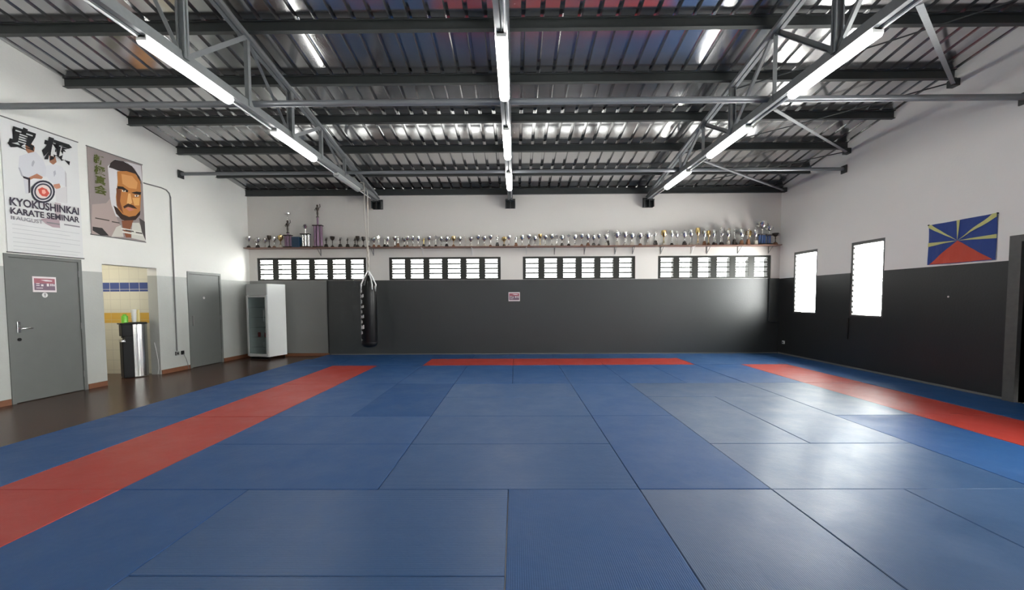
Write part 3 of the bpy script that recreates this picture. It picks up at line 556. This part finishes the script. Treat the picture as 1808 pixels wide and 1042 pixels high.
poster('banner', onleft(-.11), 1.0, 2.16, 4.06, (.70, .70, .70), ART1,
       [(blk, [('真', -.045, .31, 3.655, 4.0, .06, .25), ('極', .37, .80, 3.62, 3.99, .06, .2)]),
        ((.06, .05, .07), [('KYOKUSHINKAI', -.06, .85, 2.825, 2.945, .03, 0, .04), ('KARATE SEMINAR', -.06, .85, 2.705, 2.80, .03, 0, .035)]),
        ((.25, .24, .26), [('AUGUST', .0, .33, 2.63, 2.685, .008), ('line', -.06, -.045, 2.63, 2.68), ('line', -.035, -.015, 2.63, 2.68), ('line', .38, .56, 2.655, 2.675), ('line', .62, .85, 2.665, 2.685)]),
        ((.48, .48, .5), [('line', -.05, xe, z, z+.006) for z, xe in ((2.56, .84), (2.50, .70), (2.44, .84), (2.37, .84), (2.31, .55), (2.25, .84), (2.20, .80))])],
       'tall white karate seminar banner with black brush characters above the near door', -.11)
poster('poster', onleft(1.035), .985, 2.585, 4.055, (.30, .25, .245), ART2,
       [((.085, .10, .02), [('新', 1.12, 1.30, 3.80, 3.96, .03, .1), ('極', 1.12, 1.31, 3.62, 3.78, .03, .1), ('真', 1.12, 1.31, 3.46, 3.61, .03, .1), ('会', 1.11, 1.33, 3.29, 3.45, .03, .1)]),
        ((.06, .05, .04), [('line', 1.10, 1.34, 2.86, 2.878), ('line', 1.38, 1.52, 2.85, 2.868), ('line', 1.62, 1.78, 2.74, 2.76), ('line', 1.82, 1.95, 2.73, 2.75)])],
       'brown poster with a bearded face and green characters, right of the white banner', 1.035)
# flag
r = thing('flag', (XR, 7.05, 1.985), RRZ, 'blue flag with yellow rays and a red triangle pinned on the right wall', 'flag')
FW, FH = .99, .665; cxn, czn = .465, .52
def P(u, v): return (u*FW, v*FH)
def cloth(name, faces, m, layer, up=.0):
    bm = B()
    for pts in faces: flat(bm, [P(*q) for q in pts], 0)
    bmesh.ops.triangulate(bm, faces=bm.faces[:])
    for _ in range(3): bmesh.ops.subdivide_edges(bm, edges=bm.edges[:], cuts=1, use_grid_fill=True)
    for v in bm.verts: v.co.y = -.016-layer*.004+.009*math.sin(v.co.x*13+v.co.z*5)+.004*math.sin(v.co.x*31-v.co.z*9)
    return obj(name, bm, m, r)
cloth('field', [[(0, .005), (.5, -.005), (1, 0), (1, 1), (.5, .992), (0, .99)]], pcol((.022, .055, .24)), 0)
cloth('triangle', [[(.03, .012), (.5, .006), (.97, .012), (cxn, czn)]], pcol((.56, .075, .045)), 1)
rays = [[(cxn, czn), (0, .45), (0, .55)], [(cxn, czn), (0, .93), (0, .99), (.055, .99)], [(cxn, czn), (.44, .992), (.5, .992)], [(cxn, czn), (.94, 1), (1, 1), (1, .92)], [(cxn, czn), (1, .46), (1, .55)]]
cloth('rays', rays, pcol((.60, .60, .24)), 2)
for u, v in ((0, 1), (1, 1)): bm = B(); lathe(bm, [(.008, 0), (.011, -.02), (0, -.025)], n=10); bm.transform(Matrix.Translation((u*FW, -.005, v*FH-.005))@Matrix.Rotation(-PI/2, 4, 'X')); obj('pin', bm, M['black'], r)
# ------------------------------------------------------------ wall pipes, sockets
def pipe(name, pts, rad, m, lab, loc=(0, 0, 0), rz=0, cat='pipe'):
    bm = B(); tube(bm, pts, rad, 8); return tag(obj(name, bm, m, None, loc, rz, smooth=True), lab, cat)
pipe('conduit', [(2.04, -.015, 3.715), (2.42, -.015, 3.725), (2.53, -.015, 3.71), (2.60, -.015, 3.66), (2.625, -.015, 3.58), (2.625, -.015, .40)], .012, M['trim'], 'thin grey conduit bending down the left wall to a socket', onleft(0), LRZ, 'conduit')
pipe('down_pipe', [(6.63, YB-.03, 1.975), (6.63, YB-.03, .86), (6.66, YB-.03, .83), (XR-.01, YB-.03, .825)], .016, M['purlin'], 'dark pipe with an elbow in the far right corner')
pipe('conduit', [(XR-.015, 8.67, 1.03), (XR-.015, 8.68, .59)], .017, M['jet'], 'short black conduit hanging below the nearer right window', cat='conduit')
def socket(loc, rz, lab, m=M['whitep'], w_=.08):
    o = thing('wall_socket', loc, rz, lab, 'socket'); bm = B(); box(bm, -w_/2, w_/2, -.03, 0, -.04, .04, .006); obj('cover', bm, m, o)
    bm = B(); lathe(bm, [(.02, 0), (.02, .003), (0, .003)], n=12); bm.transform(Matrix.Translation((0, -.03, 0))@Matrix.Rotation(PI/2, 4, 'X')); obj('outlet', bm, M['black'], o); return o
socket(onleft(2.625, 0, .35), LRZ, 'grey wall socket at the foot of the conduit on the left wall', M['trim'])
socket(onleft(2.76, 0, .35), LRZ, 'black wall socket with a cable, left of the far door', M['black'], .06)
pipe('cable', [(2.76, -.03, .33), (2.80, -.05, .22), (2.86, -.03, .10), (2.88, -.03, FLOOR_Z+.01)], .005, M['trim'], 'thin cable drooping from the black socket', onleft(0), LRZ, 'cable')
socket((XR, 10.72, .31), RRZ, 'small pale socket low on the black wall near the far corner')
disc((XR-.001, 6.70, 1.457), RRZ, .014, M['whitep'], 'tiny pale wall plug on the black wall under the flag', False)
# ------------------------------------------------------------ fridge
fr = thing('display_fridge', (-6.12, 10.19, FLOOR_Z), math.radians(-14), 'tall white glass-door drinks fridge in the far left corner', 'fridge')
w_, d_, h0, h1 = .62, .60, .07, 1.885
bm = B(); 
for q in ((-w_, -w_+.04, .03, d_, h0, h1), (-.04, 0, .03, d_, h0, h1), (-w_+.04, -.04, d_-.04, d_, h0, h1), (-w_+.04, -.04, .03, d_-.04, h0, h0+.06), (-w_+.04, -.04, .03, d_-.04, h1-.27, h1)): box(bm, *q, .004)
obj('body', bm, M['white'], fr)
bm = B(); box(bm, -w_, 0, 0, .03, 1.615, h1, .004); obj('header_panel', bm, mat('header_grey', (.42, .43, .42), .4), fr)
dr = thing('door', (0, 0, 0)); dr.parent = fr
bm = B(); z0, z1 = h0+.02, 1.605; box(bm, -w_, -w_+.055, -.012, .025, z0, z1, .004); box(bm, -.05, 0, -.012, .025, z0, z1, .004); box(bm, -w_+.055, -.05, -.012, .025, z0, z0+.06, .004); box(bm, -w_+.055, -.05, -.012, .025, z1-.05, z1, .004)
obj('door_frame', bm, mat('fridge_frame', (.5, .51, .5), .35), dr)
bm = B(); box(bm, -w_+.055, -.05, .0, .008, z0+.06, z1-.05); obj('glass', bm, M['fglass'], dr)
bm = B(); tube(bm, [(-.065, -.012, .95), (-.065, -.045, .97), (-.065, -.045, 1.23), (-.065, -.012, 1.25)], .008); obj('handle', bm, M['trim'], dr)
SZ = [.30, .55, .80, 1.05, 1.30]
for z in SZ:
    bm = B()
    for k in range(9): y = .07+k*.058; tube(bm, [(-w_+.045, y, z), (-.045, y, z)], .003, 5)
    for xx in (-w_+.045, -w_/2, -.045): tube(bm, [(xx, .07, z-.004), (xx, .535, z-.004)], .004, 5)
    obj('shelf', bm, M['chrome'], fr)
for sx_ in (-w_+.04, -.04):
    for sy_ in (.06, d_-.05): bm = B(); lathe(bm, [(.022, 0), (.022, .03), (.012, .035), (.012, h0)], sx_, sy_, 10); obj('foot', bm, M['black'], fr)
bm = B(); box(bm, -w_+.02, -.02, .05, .07, .01, h0, 0); obj('kick_plate', bm, M['black'], fr)
def can(x, y, z, m, lab, tall=.12, rad=.033):
    R_ = Matrix.Rotation(math.radians(-14), 4, 'Z'); p = R_@Vector((x, y, 0)); bm = B(); lathe(bm, [(rad*.85, 0), (rad, .01), (rad, tall-.015), (rad*.8, tall)], n=12)
    o = tag(obj('drink_can', bm, m, None, (-6.12+p.x, 10.19+p.y, FLOOR_Z+z+.004), smooth=True), lab, 'can', 'drinks inside the fridge'); return o
for x, y, zi, m, lab in ((-.42, .16, 1, 'red', 'red can in the fridge, left of the pair on the second shelf up'), (-.20, .14, 1, 'red', 'red can in the fridge, right of the pair on the second shelf up'), (-.16, .15, 2, 'black', 'dark can at the right of the middle fridge shelf'), (-.3, .2, 0, 'whitep', 'white can on the bottom fridge shelf')): can(x, y, SZ[zi], M[m], lab)
# ------------------------------------------------------------ water dispenser in the opening
wd = thing('water_dispenser', (-7.43, 8.02, FLOOR_Z), math.radians(52), 'water dispenser with black front and stainless side, standing in the left opening', 'water dispenser')
bm = B(); pr = []
for k in range(17): a = -PI*.62+k*PI*1.24/16; pr.append((.02+.17*math.cos(a), .0+.17*math.sin(a)))
va = [bm.verts.new((x, y, .02)) for x, y in pr]; vb = [bm.verts.new((x, y, 1.03)) for x, y in pr]; bm.faces.new(va[::-1]); bm.faces.new(vb)
for i in range(len(pr)): k = (i+1) % len(pr); bm.faces.new((va[i], va[k], vb[k], vb[i]))
obj('body', bm, M['steelx'], wd, smooth=True)
bm = B(); box(bm, -.20, -.03, -.14, .14, .01, .70, .012); box(bm, -.155, -.03, -.14, .14, .70, .80, .004); box(bm, -.20, -.03, -.14, .14, .80, 1.03, .012); obj('front_panel', bm, M['black'], wd)
bm = B(); box(bm, -.212, -.13, -.135, .12, .695, .74, .006); obj('drip_tray', bm, M['steelx'], wd)
for yy in (-.06, .06): bm = B(); tube(bm, [(-.15, yy, .79), (-.175, yy, .79), (-.175, yy, .765)], .009); obj('tap', bm, M['black'], wd)
bm = B(); lathe(bm, [(.178, 1.03), (.178, 1.055), (.16, 1.065)], .02, 0, 28); box(bm, -.22, 0, -.15, .16, 1.03, 1.055, .005); obj('top_cover', bm, M['black'], wd)
bm = B(); lathe(bm, [(.05, 0), (.05, .13), (.048, .135), (.03, .14), (.03, .165), (0, .17)], n=14); tag(obj('green_tub', bm, M['green'], None, (-7.52, 7.93, 1.032), smooth=True), 'small green tub on top of the water dispenser', 'tub')
bm = B(); lathe(bm, [(.028, 0), (.04, .1)], n=14); lathe(bm, [(.030, .05), (.042, .17)], n=14); lathe(bm, [(.031, .12), (.044, .25), (.040, .25), (.03, .13)], n=14); tag(obj('paper_cups', bm, M['whitep'], None, (-7.43, 8.03, 1.042), smooth=True), 'stack of white paper cups on the water dispenser', 'cups')
bm = B(); box(bm, -.05, .05, -.02, .02, 0, .24, .01); tag(obj('cream_packet', bm, M['yellow'], None, (-7.45, 8.11, 1.042)), 'cream packet standing behind the paper cups', 'packet')
pipe('power_cable', [(-7.215, 8.215, .62), (-7.20, 8.225, .50), (-7.18, 8.24, .28), (-7.17, 8.24, .10), (-7.19, 8.235, FLOOR_Z+.008)], .004, M['white'], 'thin white cable hanging beside the water dispenser', cat='cable')
# ------------------------------------------------------------ punching bag
pb = thing('punching_bag', (-3.455, 9.78, .335), 0, 'black punching bag hanging on white ropes from the left truss', 'punching bag')
R_ = .182
bm = B(); lathe(bm, [(.0, .0), (.10, .004), (.155, .03), (R_, .085), (R_, 1.30), (R_-.004, 1.42), (.165, 1.45), (.0, 1.45)], n=40); obj('bag_body', bm, M['bag'], pb, smooth=True)
for z in (.10, 1.28): bm = B(); lathe(bm, [(R_+.002, z), (R_+.002, z+.03)], n=40); obj('band', bm, M['bag'], pb, smooth=True)
bm = B(); zz = .16
random.seed(3)
for k, hh in enumerate((.05, 0, .10, .11, .10, .09, .10, .08, .12, .09, .10)):
    if hh:
        for part in range(3 if k % 2 else 2):
            a0 = PI+.52+part*.26; a1 = a0+.2; z_a = zz+(.02 if part else 0); z_b = zz+hh-(.02 if part == 1 else 0)
            vs = [bm.verts.new(((R_+.003)*math.cos(a), (R_+.003)*math.sin(a), z)) for a, z in ((a0, z_a), (a1, z_a), (a1, z_b), (a0, z_b))]; bm.faces.new(vs)
        if k % 2: vs = [bm.verts.new(((R_+.0035)*math.cos(a), (R_+.0035)*math.sin(a), z)) for a, z in ((PI+.46, zz), (PI+1.05, zz), (PI+1.05, zz+.03), (PI+.46, zz+.03))]; bm.faces.new(vs)
    zz += (hh or .05)+.022
obj('side_print', bm, M['bagw'], pb)
for k in range(4):
    a = PI/4+k*PI/2; bm = B(); p0 = Vector((R_*.93*math.cos(a), R_*.93*math.sin(a), 1.36)); p1 = Vector((.012*math.cos(a), .012*math.sin(a), 1.80)); mid = (p0+p1)/2+Vector((.03*math.cos(a), .03*math.sin(a), .0))
    tube(bm, [p0, p0+Vector((.012*math.cos(a), .012*math.sin(a), .12)), mid+Vector((0, 0, .03)), p1], .014 if k % 2 else .018, 8); obj('strap', bm, M['bagw'] if k in (0, 2, 3) else M['bag'], pb, smooth=True)
bm = B(); lathe(bm, [(.10, 1.45), (.07, 1.56), (.03, 1.68), (.0, 1.70)], n=16); obj('inner_strap', bm, M['bag'], pb, smooth=True)
def twist(bm, x, z0, z1, rad):
    pts = [(x+.006*math.sin(z*40), .006*math.cos(z*40), z) for z in [z0+(z1-z0)*i/60 for i in range(61)]]; tube(bm, pts, rad, 7)
bm = B(); twist(bm, .012, 1.78, 2.35, .016); twist(bm, -.012, 1.78, 2.35, .014); obj('rope_knot', bm, M['rope'], pb, smooth=True)
for xx, zt in ((-.055, 3.72), (.018, 3.665)):
    bm = B(); tube(bm, [(xx*.2, 0, 2.33), (xx*.7, 0, 2.7), (xx, 0, 3.1), (xx, 0, zt)], .010, 7); obj('rope', bm, M['rope'], pb, smooth=True)
bm = B(); tube(bm, [(-.055, 0, 3.71), (-.06, 0, 3.83), (-.125, 0, 3.85), (-.19, 0, 3.82), (-.195, 0, 3.65), (-.125, 0, 3.645), (-.055, 0, 3.66)], .010, 7); obj('rope_loop', bm, M['rope'], pb, smooth=True)
# ------------------------------------------------------------ trophy shelf
SHZ = 2.812
sh = thing('wall_shelf', (0, YB, SHZ), 0, 'long brown trophy shelf across the back wall above the windows', 'shelf')
bm = B(); box(bm, lx(YB)+.03, XR-.12, -.27, -.001, -.022, 0, .003); obj('shelf_board', bm, M['shelf'], sh)
for i, px in enumerate((566, 660, 748, 835.6, 931.5, 981, 1033.7, 1088, 1119, 1169, 1223, 1250, 1304, 1358)):
    x = (px-912)*.01478; bm = B(); m = M['whitep'] if i in (2, 3, 4, 10) else M['trim']
    box(bm, x-.010, x+.010, -.008, 0, -.20, -.022); box(bm, x-.010, x+.010, -.24, -.008, -.030, -.022); bar(bm, (x, -.006, -.19), (x, -.20, -.03), .012, .006); obj('shelf_bracket', bm, m, sh)
# trophies: each a base and a cup/figure, sized in metres
def cup_bm(h, w, lid=False, handles=True, stem=.45):
    bm = B(); zb = h*stem; pr = [(w*.22, 0), (w*.20, h*.03), (w*.07, h*.10), (w*.06, zb*.6), (w*.10, zb*.75), (w*.06, zb), (w*.25, zb+h*.08), (w*.44, zb+(h-zb)*.45), (w*.5, h*.93 if lid else h), (w*.46, h*.93 if lid else h)]
    if lid: pr += [(w*.3, h*1.0), (w*.06, h*1.04), (w*.09, h*1.10), (0, h*1.15)]
    else: pr += [(w*.38, zb+(h-zb)*.45), (0, zb+h*.12)]
    lathe(bm, pr, n=14)
    if handles:
        for s_ in (-1, 1): z_ = zb+(h-zb)*.35; tube(bm, [(s_*w*.36, 0, z_), (s_*w*.62, 0, z_+h*.05), (s_*w*.68, 0, z_+h*.17), (s_*w*.55, 0, z_+h*.25), (s_*w*.44, 0, h*.86)], w*.035, 6)
    return bm
def base_bm(h, w, step=True):
    bm = B(); box(bm, -w/2, w/2, -w/2, w/2, 0, h*.6, .003); box(bm, -w*.38, w*.38, -w*.38, w*.38, h*.6, h, .002); return bm
def fig_bm(h):
    bm = B(); lathe(bm, [(h*.13, 0), (h*.10, h*.06), (h*.05, h*.10), (h*.075, h*.30), (h*.06, h*.48), (h*.12, h*.62), (h*.13, h*.74), (h*.05, h*.80), (h*.075, h*.86), (h*.06, h*.97), (0, h)], n=10)
    tube(bm, [(h*.10, 0, h*.72), (h*.22, 0, h*.80), (h*.20, 0, h*1.02)], h*.03, 6); tube(bm, [(-h*.10, 0, h*.72), (-h*.20, 0, h*.58), (-h*.14, 0, h*.50)], h*.03, 6); return bm
protos = {}
def proto(kind, cupm, basem):
    k = (kind, cupm, basem)
    if k not in protos:
        e = bpy.data.objects.new('trophy', None)
        if kind == 'cup': parts = [('base', base_bm(.05, .075), basem, 0), ('cup', cup_bm(.23, .11), cupm, .05)]
        elif kind == 'lidded': parts = [('base', base_bm(.07, .08), basem, 0), ('cup', cup_bm(.19, .12, True, True, .35), cupm, .07)]
        elif kind == 'goblet': parts = [('base', base_bm(.04, .07), basem, 0), ('cup', cup_bm(.24, .12, False, False, .55), cupm, .04)]
        elif kind == 'figure': parts = [('base', base_bm(.09, .08), basem, 0), ('figure', fig_bm(.18), cupm, .09)]
        elif kind == 'star':
            bm = B(); lathe(bm, [(.02, 0), (.012, .02), (.01, .14)], n=10); vs = []
            for q in range(10): a = PI/2+q*PI/5; rd = .06 if q % 2 == 0 else .025; vs.append((rd*math.cos(a), .20+rd*math.sin(a)))
            f1 = [bm.verts.new((p[0], -.008, p[1])) for p in vs]; f2 = [bm.verts.new((p[0], .008, p[1])) for p in vs]; bm.faces.new(f1); bm.faces.new(f2[::-1])
            for q in range(10): bm.faces.new((f1[q], f1[(q+1) % 10], f2[(q+1) % 10], f2[q]))
            parts = [('base', base_bm(.05, .08), basem, 0), ('star', bm, cupm, .05)]
        ms = []
        for nm, bm, m, z in parts:
            bm.transform(Matrix.Translation((0, 0, z))); bmesh.ops.recalc_face_normals(bm, faces=bm.faces); me = bpy.data.meshes.new(nm); bm.to_mesh(me); bm.free(); me.materials.append(M[m])
            for p in me.polygons: p.use_smooth = True
            try: me.set_sharp_from_angle(angle=math.radians(40))
            except Exception: pass
            ms.append((nm, me))
        protos[k] = ms; bpy.data.objects.remove(e)
    return protos[k]
spec = []
def add(px, hpx, kind, cupm='silver', basem='marble', y=0.0): spec.append((px, hpx, kind, cupm, basem, y))
rnd = random.Random(11)
for px in (576, 588, 601, 615, 626, 634, 643): add(px, 16+rnd.random()*2, rnd.choice(['cup', 'goblet', 'figure']), 'bronze', 'marble')
zoneA = [20, 115, 215, 290, 370, 475, 555, 645, 720, 810, 910, 990, 1100, 1215, 1310, 1410, 1530, 1645, 1740]
for v in zoneA: add(650+v/10.04, 15.5+rnd.random()*2.5, rnd.choice(['cup', 'cup', 'goblet', 'lidded', 'figure', 'star']), rnd.choice(['silver']*6+['gold']), rnd.choice(['marble', 'marble_w', 'woodb']))
for v in [30, 130, 260, 370, 480, 600, 720, 805, 930, 1040, 1160, 1265, 1360, 1455, 1570, 1650, 1745]: add(820+v/10.04, 16.5+rnd.random()*3.5, rnd.choice(['cup', 'goblet', 'goblet', 'lidded', 'figure', 'star']), rnd.choice(['silver']*6+['gold']), rnd.choice(['marble', 'marble_w', 'woodb', 'marble_w']))
for v, hh in ((200, 18), (345, 18), (500, 19), (640, 20), (765, 19), (890, 19), (1040, 20), (1110, 27), (1300, 25), (1480, 22), (1640, 22)): add(990+v/12.9, hh, 'figure' if v == 1110 else rnd.choice(['cup', 'goblet', 'lidded', 'star']), 'silver' if rnd.random() < .88 else 'gold', rnd.choice(['marble', 'marble_w', 'marble_w', 'woodb']))
for v, hh in ((150, 20), (320, 22), (490, 24), (680, 24), (860, 24), (975, 23), (1150, 25), (1300, 25), (1460, 28), (1600, 26), (1720, 24)): add(1120+v/12.9, hh, rnd.choice(['cup', 'goblet', 'lidded', 'cup', 'figure']), 'silver' if rnd.random() < .8 else 'gold', rnd.choice(['marble', 'marble_w', 'marble_w', 'woodb']))
for v, hh in ((110, 24), (200, 24), (270, 24), (350, 28), (430, 26), (500, 28), (570, 26), (650, 27), (730, 28), (810, 24), (880, 27), (960, 26), (1050, 27)): add(1250+v/12.9, hh, rnd.choice(['cup', 'goblet', 'lidded', 'figure', 'star']), 'silver' if rnd.random() < .88 else 'gold', rnd.choice(['marble', 'marble_w', 'marble_w', 'woodb']))
# the crowded left end
for px, hh, k, cm, bmn_ in ((441, 18, 'cup', 'silver', 'marble'), (449, 15, 'goblet', 'silver', 'marble_w'), (457, 17, 'lidded', 'silver', 'marble'), (465, 16, 'cup', 'silver', 'marble_w'), (475, 20, 'goblet', 'bronze', 'marble'), (484, 17, 'cup', 'silver', 'woodb'), (495, 22, 'lidded', 'gold', 'marble_w')): add(px, hh, k, cm, bmn_)
spec.sort()
def shx(px): return (px-911.6)*.01464
WN = ['first', 'second', 'third', 'fourth']
def region(x):
    for i, (a, b) in enumerate(BW):
        if a <= x <= b: return (i, min(5, int((x-a)/(b-a)*6)))
    for i in range(3):
        if BW[i][1] < x < BW[i+1][0]: return ('gap', i)
    return ('end', 0 if x < 0 else 1)
regs = {}
for q in spec: regs.setdefault(region(shx(q[0])), []).append(q)
matw = {'silver': 'silver', 'gold': 'gold', 'bronze': 'dark'}; kw = {'cup': 'two-handled cup', 'lidded': 'lidded cup', 'goblet': 'goblet trophy', 'figure': 'figure trophy', 'star': 'star trophy'}
for rg, qs in regs.items():
    where = ('above pane %s of the %s back window' % (['one', 'two', 'three', 'four', 'five', 'six'][rg[1]], WN[rg[0]])) if isinstance(rg[0], int) else ('between the %s and %s back windows' % (WN[rg[1]], WN[rg[1]+1]) if rg[0] == 'gap' else 'at the %s end of the shelf' % ('left', 'right')[rg[1]])
    for i, q in enumerate(qs):
        px, hpx, kind, cm, bm_, yo = q; n = len(qs)
        pos = '' if n == 1 else (('left', 'right')[i] if n == 2 else ('leftmost' if i == 0 else 'rightmost' if i == n-1 else 'middle' if n == 3 else W_[i])) + ' of %s' % ['', '', 'two', 'three', 'four', 'five', 'six', 'seven'][n]
        lab = ('%s %s, %s %s' % (matw[cm], kw[kind], pos, where)).replace(',  ', ', ').replace('  ', ' ')
        sc = hpx*.0146/.255
        ii = spec.index(q); gap = min([abs(shx(spec[j][0])-shx(px)) for j in (ii-1, ii+1) if 0 <= j < len(spec)]+[.3]); dense = gap < .125
        t = thing('trophy', (shx(px), YB-.135+((.065 if ii % 2 else -.065) if dense else rnd.uniform(-.02, .02)), SHZ), rnd.uniform(-.25, .25), lab, 'trophy', 'trophies along the wall shelf')
        wsc = min(sc, 1.15, gap*(1.8 if dense else 1.0)/.155); t.scale = (wsc, min(wsc, .75) if dense else wsc, sc)
        for nm, me in proto(kind, cm, bm_): o = bpy.data.objects.new(nm, me); COL.objects.link(o); o.parent = t
def tower(px, wpx, hpx, colm, lab, top, fig=.0, legs=True):
    t = thing('column_trophy', (shx(px), YB-.14, SHZ), 0, lab, 'trophy', 'tall column trophies on the shelf'); W2 = wpx*.0146; H2 = hpx*.0146; g = W2*.34
    bm = B(); box(bm, -W2/2-.01, W2/2+.01, -.07, .07, 0, .035, .004); obj('base', bm, M['marble'], t)
    for sx_ in (-1, 0, 1): bm = B(); lathe(bm, [(W2*.15, .035), (W2*.15, H2)], sx_*g, .02*abs(sx_)-.01, 12); obj('column', bm, M[colm], t, smooth=True)
    bm = B(); box(bm, -W2/2-.008, W2/2+.008, -.06, .06, H2, H2+.025, .004); obj('top_plate', bm, M['marble'], t); z = H2+.025
    for kind, h_ in top:
        bm = fig_bm(h_) if kind == 'figure' else B()
        if kind == 'column': lathe(bm, [(.022, 0), (.022, h_)], n=10)
        elif kind == 'cup': bm.free(); bm = cup_bm(h_, h_*.7)
        elif kind == 'ball': lathe(bm, [(.0, 0), (h_*.3, h_*.1), (h_*.5, h_*.5), (h_*.3, h_*.9), (0, h_)], n=14)
        elif kind == 'dish': lathe(bm, [(.006, 0), (.006, h_*.7), (.07, h_*.85), (.075, h_), (0, h_*.9)], n=14)
        bm.transform(Matrix.Translation((0, 0, z))); m = {'figure': 'bronze', 'column': colm, 'cup': 'silver', 'ball': 'silver', 'dish': 'silver'}[kind]; obj(kind, bm, M[m], t, smooth=True); z += h_
tower(509, 13, 21, 'purple', 'purple column trophy with a small figure, left of the navy box', [('column', .05), ('figure', .33), ('dish', .18)])
tower(540, 15, 23, 'silver', 'silver column trophy topped by a ball, right of the navy box', [('column', .12), ('ball', .13)])
tower(562.5, 16, 38, 'purple', 'tallest purple column trophy with a figure on top', [('column', .20), ('figure', .33)])
tower(1345, 13, 17, 'blue' if False else 'bluec', 'blue column trophy with a tall cup near the right end of the shelf', [('cup', .32)])
tower(1357, 7, 16, 'bluec', 'narrow blue column trophy with a small cup at the right end', [('cup', .22)])
t = thing('trophy', (shx(1368), YB-.14, SHZ), 0, 'brown trophy with a dark spreading top, last at the right end', 'trophy', 'trophies along the wall shelf')
bm = base_bm(.06, .09); obj('base', bm, M['woodb'], t); bm = cup_bm(.24, .16, False, True, .6); bm.transform(Matrix.Translation((0, 0, .06))); obj('cup', bm, M['bronze'], t, smooth=True)
bm = B(); x = shx(524.5); box(bm, x-.095, x+.095, YB-.22, YB-.06, SHZ, SHZ+.275, .006); tag(obj('navy_box', bm, M['navy']), 'navy blue box on the shelf between two column trophies', 'box')
